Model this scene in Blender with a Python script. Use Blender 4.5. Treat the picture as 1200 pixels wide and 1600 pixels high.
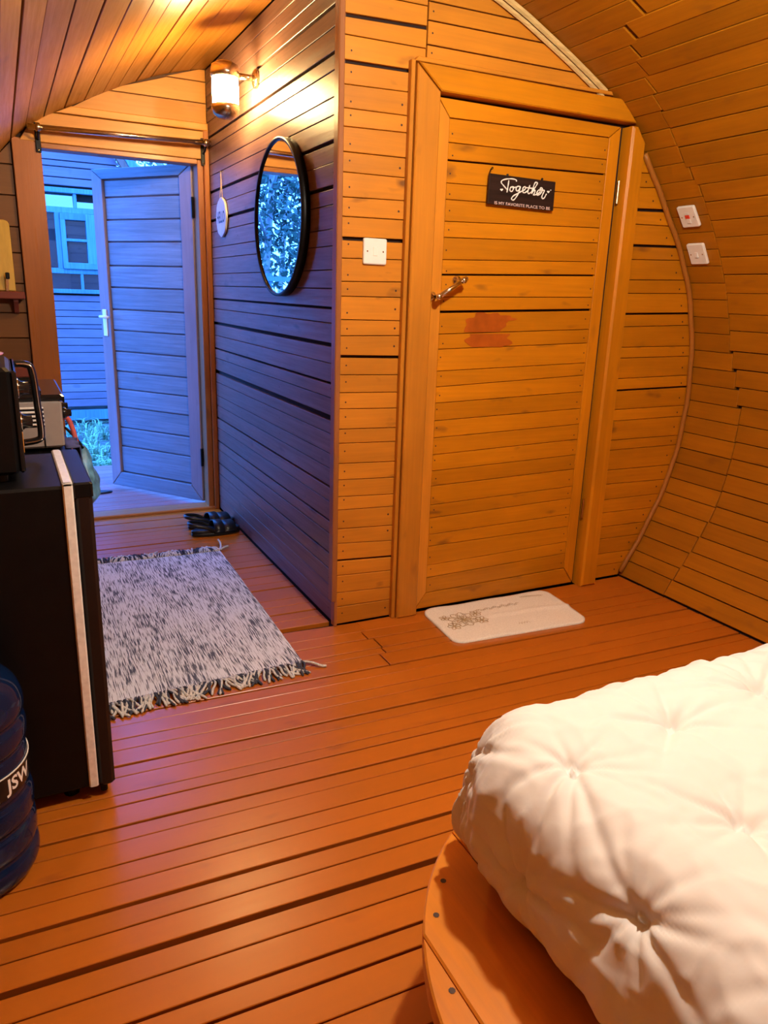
import bpy, math, random
from mathutils import Vector, Matrix, noise
random.seed(7)
for o in list(bpy.data.objects): bpy.data.objects.remove(o)
SC = bpy.context.scene
COL = SC.collection

# ------------------------------------------------------------------ camera
YAW, PITCH, ROLL, FPX = 0.468152618, 0.283576882, -0.0329728419, 1166.79540
CAM = Vector((-1.00679664, -2.37255645, 1.2))
def cam_axes():
    cy, sy, cp, sp = math.cos(YAW), math.sin(YAW), math.cos(PITCH), math.sin(PITCH)
    f = Vector((sy*cp, cy*cp, -sp)); r = Vector((cy, -sy, 0)); d = f.cross(r)
    c, s = math.cos(ROLL), math.sin(ROLL)
    return c*r+s*d, -s*r+c*d, f
r_, d_, f_ = cam_axes()
cd = bpy.data.cameras.new('camera'); cam = bpy.data.objects.new('camera', cd); COL.objects.link(cam)
cd.sensor_fit = 'VERTICAL'; cd.sensor_height = 24.0; cd.lens = FPX/1600*24.0; cd.clip_start = 0.02
m3 = Matrix((r_, -d_, -f_)).transposed()
cam.matrix_world = Matrix.Translation(CAM) @ m3.to_4x4()
SC.camera = cam

# ------------------------------------------------------------------ world, exposure
W = bpy.data.worlds.new('sky'); SC.world = W; W.use_nodes = True
bg = W.node_tree.nodes['Background']
bg.inputs[0].default_value = (0.055, 0.24, 1.0, 1); bg.inputs[1].default_value = 14.0
SC.view_settings.view_transform = 'Standard'; SC.view_settings.look = 'None'
SC.view_settings.exposure = 0.0; SC.view_settings.gamma = 1.0
SC.view_settings.use_curve_mapping = False
# sky portal in the entrance opening (guides sampling of the sky only)
pd = bpy.data.lights.new('sky_portal', 'AREA'); pd.shape = 'RECTANGLE'; pd.size = 0.72; pd.size_y = 1.8
pd.cycles.is_portal = True
po = bpy.data.objects.new('sky_portal', pd); COL.objects.link(po)
po.location = (-0.415, 1.83, 0.9); po.rotation_euler = (math.radians(-90), 0, 0)
CEIL_W, SCONCE_E = 98.0, 360.0
WARM = (1.0, 0.92, 0.77)

# ------------------------------------------------------------------ materials
def mat(name):
    m = bpy.data.materials.new(name); m.use_nodes = True
    return m, m.node_tree, m.node_tree.nodes['Principled BSDF']
def plain(name, col, rough=0.5, metal=0.0, spec=0.5, emit=None, es=0, trans=0, ior=1.45, vary=0.06, scale=30, bump=0.0, coat=0.0):
    m, t, b = mat(name)
    b.inputs['Roughness'].default_value = rough; b.inputs['Metallic'].default_value = metal
    b.inputs['Specular IOR Level'].default_value = spec; b.inputs['IOR'].default_value = ior
    b.inputs['Transmission Weight'].default_value = trans; b.inputs['Coat Weight'].default_value = coat
    tc = t.nodes.new('ShaderNodeTexCoord'); n = t.nodes.new('ShaderNodeTexNoise')
    n.inputs['Scale'].default_value = scale; n.inputs['Detail'].default_value = 4
    t.links.new(tc.outputs['Object'], n.inputs['Vector'])
    r = t.nodes.new('ShaderNodeValToRGB')
    r.color_ramp.elements[0].position = .3; r.color_ramp.elements[1].position = .7
    r.color_ramp.elements[0].color = tuple(max(0, c*(1-vary*2)) for c in col)+(1,)
    r.color_ramp.elements[1].color = tuple(min(1, c*(1+vary)) for c in col)+(1,)
    t.links.new(n.outputs['Fac'], r.inputs['Fac']); t.links.new(r.outputs['Color'], b.inputs['Base Color'])
    if bump:
        bn = t.nodes.new('ShaderNodeBump'); bn.inputs['Strength'].default_value = bump; bn.inputs['Distance'].default_value = .004
        t.links.new(n.outputs['Fac'], bn.inputs['Height']); t.links.new(bn.outputs['Normal'], b.inputs['Normal'])
    if emit:
        b.inputs['Emission Color'].default_value = tuple(emit)+(1,); b.inputs['Emission Strength'].default_value = es
    return m
def wood(name, col, axis, rough=0.42, knots=0.55, grain=0.11, var=0.14, spec=0.28, coat=0.0, bump=0.15, patch=0.16, dark=(0.08, 0.03, 0.012)):
    m, t, b = mat(name); N = t.nodes.new; L = t.links.new
    tc = N('ShaderNodeTexCoord'); oi = N('ShaderNodeObjectInfo')
    cmb = N('ShaderNodeCombineXYZ'); mul = N('ShaderNodeMath'); mul.operation = 'MULTIPLY'; mul.inputs[1].default_value = 37.0
    L(oi.outputs['Random'], mul.inputs[0])
    for i in range(3): L(mul.outputs[0], cmb.inputs[i])
    add = N('ShaderNodeVectorMath'); add.operation = 'ADD'
    L(tc.outputs['Object'], add.inputs[0]); L(cmb.outputs[0], add.inputs[1])
    def tex(along, across, detail, rgh=.6):
        mp = N('ShaderNodeMapping'); s = [across]*3; s[axis] = along
        mp.inputs['Scale'].default_value = s; L(add.outputs[0], mp.inputs['Vector'])
        n = N('ShaderNodeTexNoise'); n.inputs['Scale'].default_value = 1; n.inputs['Detail'].default_value = detail; n.inputs['Roughness'].default_value = rgh
        L(mp.outputs[0], n.inputs['Vector']); return n
    g = tex(3.0, 75, 7, .65); p = tex(2.0, 6, 3); k = tex(7, 19, 2, .4)
    def rng(src, a, bb, lo, hi):
        r = N('ShaderNodeMapRange'); r.inputs[1].default_value = a; r.inputs[2].default_value = bb; r.inputs[3].default_value = lo; r.inputs[4].default_value = hi
        L(src, r.inputs[0]); return r.outputs[0]
    def mulf(a, bb):
        x = N('ShaderNodeMath'); x.operation = 'MULTIPLY'; L(a, x.inputs[0]); L(bb, x.inputs[1]); return x.outputs[0]
    f = mulf(rng(g.outputs['Fac'], .3, .7, 1-grain, 1+grain*.5), rng(p.outputs['Fac'], .3, .7, 1-patch, 1+patch*.5))
    f = mulf(f, rng(oi.outputs['Random'], 0, 1, 1-var, 1+var*.6))
    vm = N('ShaderNodeVectorMath'); vm.operation = 'SCALE'; vm.inputs[0].default_value = col; L(f, vm.inputs['Scale'])
    mx = N('ShaderNodeMix'); mx.data_type = 'RGBA'
    kf = rng(k.outputs['Fac'], .665, .78, 0, knots); L(kf, mx.inputs['Factor'])
    L(vm.outputs[0], mx.inputs['A']); mx.inputs['B'].default_value = tuple(dark)+(1,)
    L(mx.outputs['Result'], b.inputs['Base Color'])
    rr = rng(g.outputs['Fac'], .3, .7, rough+.10*min(1, grain*8), max(.05, rough-.06*min(1, grain*8))); L(rr, b.inputs['Roughness'])
    b.inputs['Specular IOR Level'].default_value = spec; b.inputs['Coat Weight'].default_value = coat; b.inputs['Coat Roughness'].default_value = .25
    bn = N('ShaderNodeBump'); bn.inputs['Strength'].default_value = bump; bn.inputs['Distance'].default_value = .0025
    L(g.outputs['Fac'], bn.inputs['Height']); L(bn.outputs['Normal'], b.inputs['Normal'])
    return m
ORANGE = (0.59, 0.208, 0.004)
M = {}
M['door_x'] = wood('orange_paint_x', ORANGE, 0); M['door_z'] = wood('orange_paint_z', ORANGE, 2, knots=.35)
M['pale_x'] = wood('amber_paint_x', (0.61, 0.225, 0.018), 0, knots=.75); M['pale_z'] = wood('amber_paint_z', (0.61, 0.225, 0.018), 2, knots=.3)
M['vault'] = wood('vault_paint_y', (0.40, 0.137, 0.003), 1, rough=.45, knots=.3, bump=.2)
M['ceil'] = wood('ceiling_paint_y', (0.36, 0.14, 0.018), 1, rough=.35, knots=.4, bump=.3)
M['hall'] = wood('hall_paint_y', (0.21, 0.115, 0.09), 1, rough=.36, knots=.75, grain=.2, bump=.25, dark=(.05, .025, .02))
M['floor'] = wood('floor_paint_x', (0.48, 0.132, 0.010), 0, rough=.30, knots=.3, grain=.03, var=.08, spec=.5, bump=.05, patch=.08, dark=(.12, .03, .02))
M['deck'] = wood('deck_paint_x', (0.33, 0.15, 0.14), 0, rough=.3, knots=.4, grain=.15, bump=.12)
M['brown_z'] = wood('brown_paint_z', (0.36, 0.13, 0.04), 2, rough=.3, knots=.3); M['brown_x'] = wood('brown_paint_x', (0.40, 0.16, 0.05), 0, rough=.3, knots=.3)
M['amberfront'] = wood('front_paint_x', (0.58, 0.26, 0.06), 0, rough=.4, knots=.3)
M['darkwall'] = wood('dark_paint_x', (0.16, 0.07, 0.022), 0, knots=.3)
M['redshelf'] = wood('red_shelf_x', (0.20, 0.05, 0.035), 0, rough=.4)
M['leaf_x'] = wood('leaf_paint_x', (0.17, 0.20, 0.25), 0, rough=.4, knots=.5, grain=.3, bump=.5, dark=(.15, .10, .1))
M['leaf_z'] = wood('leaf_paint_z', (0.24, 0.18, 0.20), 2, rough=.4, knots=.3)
M['cabin'] = wood('cabin_paint_x', (0.23, 0.16, 0.20), 0, rough=.5, knots=.5, dark=(.12, .1, .1))
M['cabin_z'] = wood('cabin_trim_paint', (0.13, 0.27, 0.33), 2, rough=.5, knots=.35, grain=.3, dark=(.16, .17, .2))
M['cabin_roof'] = wood('cabin_roof_board', (0.26, 0.13, 0.10), 2)
M['ext'] = wood('facade_paint_x', (0.34, 0.15, 0.10), 0, rough=.5)
M['plat'] = wood('platform_paint_y', (0.60, 0.20, 0.02), 1, rough=.34, knots=.2, grain=.1, var=.08, bump=.1)
M['plat_side'] = wood('platform_side_paint', (0.25, 0.09, 0.03), 2)
M['dark'] = plain('dark_gap', (0.022, 0.008, 0.005), .9)
M['shell'] = plain('outer_shell', (0.10, 0.05, 0.03), .9)
M['black'] = plain('black_plastic', (0.004, 0.004, 0.0045), .4, spec=.25, vary=.1)
M['gloss_black'] = plain('black_enamel', (0.010, 0.010, 0.011), .12, vary=.1)
M['fridge_door'] = plain('dark_brown_enamel', (0.016, 0.010, 0.009), .35, spec=.3)
M['chrome'] = plain('chrome', (0.75, 0.74, 0.72), .13, 1.0, scale=60)
M['brass'] = plain('aged_metal', (0.62, 0.5, 0.33), .22, 1.0, scale=60)
M['champagne'] = plain('champagne_metal', (0.95, 0.93, 0.88), .3, 0.1, scale=80)
M['white'] = plain('white_plastic', (0.82, 0.80, 0.74), .3, vary=.02)
M['red'] = plain('red_plastic', (0.7, 0.06, 0.03), .4)
M['nail'] = plain('nail_heads', (0.05, 0.02, 0.012), .6)
M['grey'] = plain('grey_enamel', (0.33, 0.29, 0.27), .4, vary=.04)
M['pane'] = plain('window_glass', (0.015, 0.02, 0.03), .03, 0.0, spec=1.0, ior=2.2, vary=.02)
M['mirror'] = plain('mirror_glass', (0.93, 0.95, 0.96), .01, 1.0, vary=0.0)
M['sign'] = wood('sign_board', (0.030, 0.015, 0.012), 0, grain=.6, knots=.4, dark=(.06, .02, .015))
M['paintwhite'] = plain('white_lettering', (0.9, 0.88, 0.82), .5, vary=.02)
M['pinkwhite'] = plain('pink_white_lettering', (0.72, 0.52, 0.48), .6, vary=.1, scale=300)
M['plaque'] = plain('pale_blue_paint', (0.55, 0.62, 0.72), .5, vary=.05)
M['ink'] = plain('grey_blue_lettering', (0.03, 0.05, 0.11), .5)
M['string'] = plain('twine', (0.62, 0.45, 0.3), .8, vary=.2)
M['smear'] = plain('red_paint_smear', (0.42, 0.09, 0.006), .4, vary=.18, scale=14)
M['rubber'] = plain('black_rubber', (0.010, 0.010, 0.012), .38, bump=.1)
M['mat'] = plain('cream_towelling', (0.88, 0.85, 0.76), .9, vary=.06, scale=220, bump=.4)
M['print'] = plain('tan_print', (0.50, 0.37, 0.21), .9, vary=.2, scale=90)
M['bark'] = plain('pale_bark', (0.45, 0.45, 0.45), .9, vary=.25, scale=8, bump=.5)
M['leaf'] = plain('tree_leaves', (0.05, 0.13, 0.09), .5, vary=.5, scale=3)
M['grass'] = plain('grass_blades', (0.30, 0.48, 0.26), .7, vary=.3, scale=9)
M['ground'] = plain('soil', (0.10, 0.13, 0.11), .95, vary=.4, scale=5, bump=.6)
M['paletrim'] = wood('pale_strip', (0.72, 0.50, 0.20), 0, grain=.3, knots=0)
M['arctrim'] = wood('arc_trim_paint', (0.42, 0.15, 0.02), 2, knots=.1, grain=.15)
M['cutting'] = wood('cutting_board_wood', (0.55, 0.36, 0.07), 2, knots=0, grain=.12, var=.05, patch=.1)
M['bagblue'] = plain('blue_plastic_bag', (0.16, 0.42, 0.70), .35, vary=.35, scale=25)
M['ceramic'] = plain('white_ceramic', (0.78, 0.76, 0.74), .15, vary=.02)
M['pink'] = plain('pink_glaze', (0.62, 0.25, 0.28), .2)
M['hose'] = plain('red_hose', (0.55, 0.10, 0.10), .4)
M['hoseb'] = plain('dark_blue_cloth', (0.06, 0.07, 0.20), .7, vary=.2)
M['orangebar'] = plain('orange_sticker', (0.75, 0.28, 0.04), .5)
M['jug'] = plain('blue_jug_plastic', (0.014, 0.06, 0.24), .05, trans=.8, ior=1.4, vary=.05, scale=6)
M['jugcap'] = plain('jug_cap', (0.05, 0.12, 0.4), .4)
M['mattress'] = plain('mattress_cloth', (0.7, 0.67, 0.6), .9)
def duvet_mat():
    m, t, b = mat('white_cotton'); N = t.nodes.new; L = t.links.new
    b.inputs['Base Color'].default_value = (0.72, 0.715, 0.70, 1); b.inputs['Roughness'].default_value = .8
    b.inputs['Sheen Weight'].default_value = .2
    tc = N('ShaderNodeTexCoord'); n = N('ShaderNodeTexNoise'); n.inputs['Scale'].default_value = 22; n.inputs['Detail'].default_value = 3; n.inputs['Distortion'].default_value = .8
    L(tc.outputs['Object'], n.inputs['Vector']); bn = N('ShaderNodeBump'); bn.inputs['Strength'].default_value = .15; bn.inputs['Distance'].default_value = .004
    L(n.outputs['Fac'], bn.inputs['Height']); L(bn.outputs['Normal'], b.inputs['Normal']); return m
M['duvet'] = duvet_mat()
def rug_mat():
    m, t, b = mat('woven_cotton'); N = t.nodes.new; L = t.links.new
    b.inputs['Roughness'].default_value = .95; b.inputs['Specular IOR Level'].default_value = .1
    tc = N('ShaderNodeTexCoord')
    def nz(sx, sy, d):
        mp = N('ShaderNodeMapping'); mp.inputs['Scale'].default_value = (sx, sy, 1); L(tc.outputs['Object'], mp.inputs['Vector'])
        n = N('ShaderNodeTexNoise'); n.inputs['Scale'].default_value = 1; n.inputs['Detail'].default_value = d; L(mp.outputs[0], n.inputs['Vector']); return n
    a = nz(260, 15, 3); c = nz(14, 4, 2)
    ad = N('ShaderNodeMath'); ad.operation = 'MULTIPLY_ADD'; ad.inputs[1].default_value = .35; L(c.outputs['Fac'], ad.inputs[0]); L(a.outputs['Fac'], ad.inputs[2])
    r = N('ShaderNodeValToRGB'); e = r.color_ramp.elements
    e[0].position = .575; e[0].color = (.10, .11, .155, 1); e[1].position = .70; e[1].color = (.74, .77, .84, 1)
    L(ad.outputs[0], r.inputs['Fac']); L(r.outputs['Color'], b.inputs['Base Color'])
    bn = N('ShaderNodeBump'); bn.inputs['Strength'].default_value = .6; bn.inputs['Distance'].default_value = .004
    L(a.outputs['Fac'], bn.inputs['Height']); L(bn.outputs['Normal'], b.inputs['Normal']); return m
M['rug'] = rug_mat()
M['tassel_w'] = plain('white_yarn', (0.66, 0.65, 0.63), .95, vary=.15, scale=200)
M['tassel_d'] = plain('navy_yarn', (0.05, 0.055, 0.08), .95)

# ------------------------------------------------------------------ helpers
def tag(o, label=None, cat=None, group=None, kind=None):
    if label: o['label'] = label
    if cat: o['category'] = cat
    if group: o['group'] = group
    if kind: o['kind'] = kind
    return o
def empty(name, loc=(0, 0, 0), rz=0.0):
    o = bpy.data.objects.new(name, None); COL.objects.link(o); o.location = loc; o.rotation_euler = (0, 0, rz)
    o.empty_display_size = .05; return o
def mesh(name, v, f, m, parent=None, smooth=False, world=True):
    """v are world coordinates; with an unrotated parent they are stored relative to its origin."""
    off = Vector((0, 0, 0))
    if parent is not None and world:
        p = parent
        while p is not None: off += Vector(p.location); p = p.parent
    me = bpy.data.meshes.new(name); me.from_pydata([tuple(Vector(q)-off) for q in v], [], f); me.update()
    if smooth: me.polygons.foreach_set('use_smooth', [True]*len(me.polygons))
    o = bpy.data.objects.new(name, me); COL.objects.link(o)
    if m: me.materials.append(m)
    if parent is not None: o.parent = parent
    return o
class G:
    def __init__(s): s.v = []; s.f = []
    def add(s, v, f):
        n = len(s.v); s.v += [tuple(p) for p in v]; s.f += [tuple(i+n for i in q) for q in f]; return s
    def box(s, a, b):
        (x0, y0, z0), (x1, y1, z1) = a, b
        return s.add([(x0, y0, z0), (x1, y0, z0), (x1, y1, z0), (x0, y1, z0), (x0, y0, z1), (x1, y0, z1), (x1, y1, z1), (x0, y1, z1)],
                     [(0, 3, 2, 1), (4, 5, 6, 7), (0, 1, 5, 4), (1, 2, 6, 5), (2, 3, 7, 6), (3, 0, 4, 7)])
    def tube(s, pts, r, n=8, cap=True, ry=None):
        pts = [Vector(p) for p in pts]; k = len(pts); rr = r if isinstance(r, (list, tuple)) else [r]*k
        vs = []; up = None
        for i, p in enumerate(pts):
            t = (pts[min(i+1, k-1)]-pts[max(i-1, 0)]).normalized()
            if up is None:
                up = Vector((0, 0, 1)) if abs(t.z) < .9 else Vector((1, 0, 0))
            u = (up-t*up.dot(t)).normalized(); w = t.cross(u); up = u
            for j in range(n):
                a = 2*math.pi*j/n; vs.append(p+u*math.cos(a)*rr[i]*(ry or 1)+w*math.sin(a)*rr[i])
        fs = [(i*n+j, i*n+(j+1) % n, (i+1)*n+(j+1) % n, (i+1)*n+j) for i in range(k-1) for j in range(n)]
        if cap: fs += [tuple(range(n))[::-1], tuple((k-1)*n+j for j in range(n))]
        return s.add(vs, fs)
    def lathe(s, prof, c=(0, 0, 0), n=32, axis='z', cap=True):
        vs = []
        for r, h in prof:
            for j in range(n):
                a = 2*math.pi*j/n; x, y = r*math.cos(a), r*math.sin(a)
                p = (x, y, h) if axis == 'z' else ((h, x, y) if axis == 'x' else (y, h, x))
                vs.append((p[0]+c[0], p[1]+c[1], p[2]+c[2]))
        k = len(prof)
        fs = [(i*n+j, i*n+(j+1) % n, (i+1)*n+(j+1) % n, (i+1)*n+j) for i in range(k-1) for j in range(n)]
        if cap and prof[0][0] > 1e-5: fs.append(tuple(range(n))[::-1])
        if cap and prof[-1][0] > 1e-5: fs.append(tuple((k-1)*n+j for j in range(n)))
        return s.add(vs, fs)
    def rbox(s, a, b, c):
        """box with chamfered edges (3 rings each way along z)"""
        (x0, y0, z0), (x1, y1, z1) = a, b
        def ring(ins, z):
            i = ins
            return [(x0+i+c, y0+i, z), (x1-i-c, y0+i, z), (x1-i, y0+i+c, z), (x1-i, y1-i-c, z), (x1-i-c, y1-i, z), (x0+i+c, y1-i, z), (x0+i, y1-i-c, z), (x0+i, y0+i+c, z)]
        vs = ring(c, z0)+ring(0, z0+c)+ring(0, z1-c)+ring(c, z1); n = 8
        fs = [(i*n+j, i*n+(j+1) % n, (i+1)*n+(j+1) % n, (i+1)*n+j) for i in range(3) for j in range(n)]
        fs += [tuple(range(8))[::-1], tuple(24+j for j in range(8))]
        return s.add(vs, fs)
    def go(s, name, m, parent=None, smooth=False, world=True): return mesh(name, s.v, s.f, m, parent, smooth, world)
def prism(name, front, nrm, th, m, parent, ch=0.0014):
    """front: polygon seen from nrm side (any winding); a chamfered slab of thickness th behind it."""
    P = [Vector(p) for p in front]; n = Vector(nrm).normalized(); k = len(P)
    a = Vector((0, 0, 0))
    for i in range(k): a += P[i].cross(P[(i+1) % k])
    if a.dot(n) < 0: P.reverse()
    c = sum(P, Vector())/k
    ins = []
    for i in range(k):
        e0 = (P[i]-P[i-1]); e1 = (P[(i+1) % k]-P[i])
        if e0.length < 1e-6 or e1.length < 1e-6: ins.append(P[i]+(c-P[i])*.05); continue
        e0.normalize(); e1.normalize()
        i0 = n.cross(e0); i1 = n.cross(e1); b = i0+i1
        d = max(.35, 1+i0.dot(i1)); ins.append(P[i]+b*(ch/d))
    v = ins+[p-n*ch for p in P]+[p-n*th for p in P]
    f = [tuple(range(k))]
    for r in range(2):
        for i in range(k):
            j = (i+1) % k; f.append((r*k+i, (r+1)*k+i, (r+1)*k+j, r*k+j))
    f.append(tuple(2*k+i for i in range(k))[::-1])
    return mesh(name, v, f, m, parent)
def loop_smooth(pts, n=6):
    """Catmull-Rom through 2D/3D points"""
    P = [Vector(p) for p in pts]; out = []
    for i in range(len(P)-1):
        p0 = P[max(i-1, 0)]; p1 = P[i]; p2 = P[i+1]; p3 = P[min(i+2, len(P)-1)]
        for k in range(n):
            t = k/n
            out.append(.5*((2*p1)+(p2-p0)*t+(2*p0-5*p1+4*p2-p3)*t*t+(3*p1-p0-3*p2+p3)*t**3))
    out.append(P[-1]); return out
def text_geo(s, size=1.0, bold=0.0):
    cu = bpy.data.curves.new('txt', 'FONT'); cu.body = s; cu.size = size; cu.align_x = 'CENTER'; cu.align_y = 'CENTER'; cu.resolution_u = 3; cu.offset = bold
    o = bpy.data.objects.new('txt', cu); COL.objects.link(o)
    dg = bpy.context.evaluated_depsgraph_get(); me = bpy.data.meshes.new_from_object(o.evaluated_get(dg))
    v = [tuple(q.co) for q in me.vertices]; f = [tuple(p.vertices) for p in me.polygons]
    bpy.data.objects.remove(o); bpy.data.curves.remove(cu); bpy.data.meshes.remove(me); return v, f

# ------------------------------------------------------------------ vault profile
XC = 0.155
HALF = [(1.245, 0.0), (1.3, 0.09), (1.353, 0.181), (1.402, 0.275), (1.446, 0.371), (1.481, 0.47), (1.505, 0.573), (1.519, 0.677), (1.525, 0.783), (1.522, 0.888), (1.511, 0.993), (1.491, 1.097), (1.463, 1.198), (1.425, 1.296), (1.375, 1.389), (1.317, 1.477), (1.254, 1.562), (1.19, 1.646), (1.126, 1.73), (1.057, 1.81), (0.978, 1.879), (0.888, 1.935), (0.795, 1.984), (0.701, 2.031), (0.605, 2.076), (0.509, 2.12), (0.411, 2.159), (0.311, 2.193), (0.209, 2.219), (0.105, 2.236), (0.0, 2.243)]
FULL = [(XC+a, b) for a, b in HALF]+[(XC-a, b) for a, b in HALF[::-1][1:] if b > .78]+[(XC-1.528, z) for z in (.7, .6, .5, .4, .3, .2, .1, 0.0)]
CUM = [0.0]
for i in range(1, len(FULL)): CUM.append(CUM[-1]+math.hypot(FULL[i][0]-FULL[i-1][0], FULL[i][1]-FULL[i-1][1]))
STOT = CUM[-1]
def PS(s):
    s = max(0, min(STOT, s))
    for i in range(1, len(CUM)):
        if s <= CUM[i]+1e-9:
            t = (s-CUM[i-1])/(CUM[i]-CUM[i-1]); a, b = FULL[i-1], FULL[i]
            return a[0]+(b[0]-a[0])*t, a[1]+(b[1]-a[1])*t
    return FULL[-1]
def NS(s):
    a, b = PS(s-.03), PS(s+.03); tx, tz = b[0]-a[0], b[1]-a[1]; l = math.hypot(tx, tz)
    return -tz/l, tx/l     # pointing inward
def xr(z):   # right vault x at height z
    for i in range(1, len(HALF)):
        if HALF[i][1] >= z:
            a, b = HALF[i-1], HALF[i]; t = (z-a[1])/(b[1]-a[1]); return XC+a[0]+(b[0]-a[0])*t
    return XC
def xl(z): return (2*XC-xr(z)) if z > .783 else XC-1.525
YF, YB = 1.712, -3.7
def shell(name, s0, s1, label, cat):
    n = max(2, int((s1-s0)/.08)); v = []; f = []
    for i in range(n+1):
        s = s0+(s1-s0)*i/n; (x, z), (nx, nz) = PS(s), NS(s)
        for y in (YB, YF+.02):
            v.append((x-nx*.014, y, z-nz*.014)); v.append((x-nx*.06, y, z-nz*.06))
    for i in range(n):
        a = i*4; b = a+4
        f += [(a, b, b+2, a+2), (a+1, a+3, b+3, b+1), (a, a+1, b+1, b), (a+2, b+2, b+3, a+3)]
    f += [(0, 2, 3, 1), (n*4, n*4+1, n*4+3, n*4+2)]
    o = mesh(name, v, f, M['dark']); return tag(o, label, cat, kind='structure')
S_R, S_L = 1.77, 4.56
wall_right = shell('wall_right', 0.0, S_R, 'orange plank wall curving out and up behind the bed', 'wall')
ceiling = shell('ceiling', S_R, S_L, 'vaulted ceiling of long orange planks over hall and room', 'ceiling')
wall_left = shell('wall_left', S_L, STOT, 'orange plank wall behind the fridge', 'wall')
def vplank(s0, s1, y0, y1, parent, m, gap=.0013):
    a, b = PS(s0+gap), PS(s1-gap); tx, tz = b[0]-a[0], b[1]-a[1]; n = (-tz, 0, tx)
    lift = random.uniform(-.0015, .0025); l = math.hypot(tx, tz); ox, oz = -tz/l*lift, tx/l*lift
    prism('plank', [(a[0]+ox, y0, a[1]+oz), (b[0]+ox, y0, b[1]+oz), (b[0]+ox, y1, b[1]+oz), (a[0]+ox, y1, a[1]+oz)], n, .014, m, parent)
def own(s): return wall_right if s < S_R else (ceiling if s < S_L else wall_left)
NEAR = [0.008, 0.085, 0.158, 0.226, 0.298, 0.369, 0.44, 0.509, 0.582, 0.648, 0.719, 0.79, 0.866, 0.939, 1.01, 1.084, 1.166, 1.234, 1.318, 1.393, 1.467, 1.548, 1.619, 1.698, 1.769, 1.842, 1.921, 1.999, 2.068, 2.142, 2.223, 2.302]
FAR = [0.008, 0.083, 0.141, 0.216, 0.293, 0.365, 0.435, 0.505, 0.575, 0.644, 0.715, 0.786, 0.856, 0.929, 1.0, 1.073, 1.148, 1.216, 1.289, 1.358, 1.43, 1.50, 1.574, 1.645, 1.72, 1.79, 1.862, 1.93, 2.0, 2.075, 2.145, 2.22, 2.29]
s = 2.302
while s < 3.1: s += random.uniform(.07, .085); NEAR.append(s)
s = 2.29
while s < 3.1: s += random.uniform(.07, .085); FAR.append(s)
JS = [(0, -.26), (.4, -.294), (.83, -.28), (1.09, -.196), (1.39, -.185), (1.73, -.195), (1.91, -.157), (2.06, -.157), (2.28, -.218), (2.39, -.265), (2.5, -.40), (3.3, -.5)]
def joint(s):
    for i in range(1, len(JS)):
        if s <= JS[i][0]:
            t = (s-JS[i-1][0])/(JS[i][0]-JS[i-1][0]); return JS[i-1][1]+(JS[i][1]-JS[i-1][1])*t
    return -.5
for a, b in zip(NEAR[:-1], NEAR[1:]):
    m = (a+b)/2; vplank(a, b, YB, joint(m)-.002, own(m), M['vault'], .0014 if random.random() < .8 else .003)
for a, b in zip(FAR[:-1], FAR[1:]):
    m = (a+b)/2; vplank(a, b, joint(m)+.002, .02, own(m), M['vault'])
# crown and left side: long planks running into the hall
LS = [FAR[-1] if FAR[-1] > NEAR[-1] else NEAR[-1]]
s0 = max(FAR[-1], NEAR[-1])
if NEAR[-1] < s0: vplank(NEAR[-1], s0, YB, -.5, ceiling, M['ceil'])
if FAR[-1] < s0: vplank(FAR[-1], s0, -.5, .02, ceiling, M['ceil'])
LS = [s0]
while LS[-1] < STOT-.06: LS.append(min(STOT-.004, LS[-1]+random.uniform(.075, .105)))
for i, (a, b) in enumerate(zip(LS[:-1], LS[1:])):
    m = (a+b)/2; x = PS(m)[0]; y1 = YF if x < .02 else .02
    g = .005 if i % 4 == 1 else .0012
    cut = random.choice([-.9, -1.3, -.6])
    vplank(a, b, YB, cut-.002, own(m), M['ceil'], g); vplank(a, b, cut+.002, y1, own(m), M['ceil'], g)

# ------------------------------------------------------------------ floor
fl = tag(G().box((XC-1.53, YB, -.12), (1.43, 1.70, -.018)).go('floor', M['dark']), 'red-orange painted plank floor of the cabin', 'floor', kind='structure')
FG = [-1.47, -1.396, -1.345, -1.268, -1.205, -1.134, -1.078, -1.011, -.956, -.883, -.832, -.756, -.714, -.641, -.594, -.522, -.469, -.399, -.345, -.258, -.215, -.137, -.07, .047, .115, .178, .25, .317, .433, .50, .58, .65, .712, .79, .88, .97, 1.069, 1.13, 1.189, 1.26, 1.328, 1.39, 1.448, 1.52, 1.587, 1.66]
WIDE = {-.215: .007, -.345: .007, -.594: .007, -.832: .008, -1.078: .009, -1.205: .017, -1.396: .006, -1.345: .006, .178: .011, .433: .012, .712: .011, 1.189: .010, 1.448: .009, .047: .009, 1.587: .008}
g = FG[0]; pre = []
while g > YB+.1: g -= random.uniform(.065, .085); pre.append(g)
FG = pre[::-1]+FG
def kfl(y): return -.032 if y < 0 else -.032*max(0, 1-y/.6)
def fy(y, x): return y+kfl(y)*(x+.35)
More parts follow.
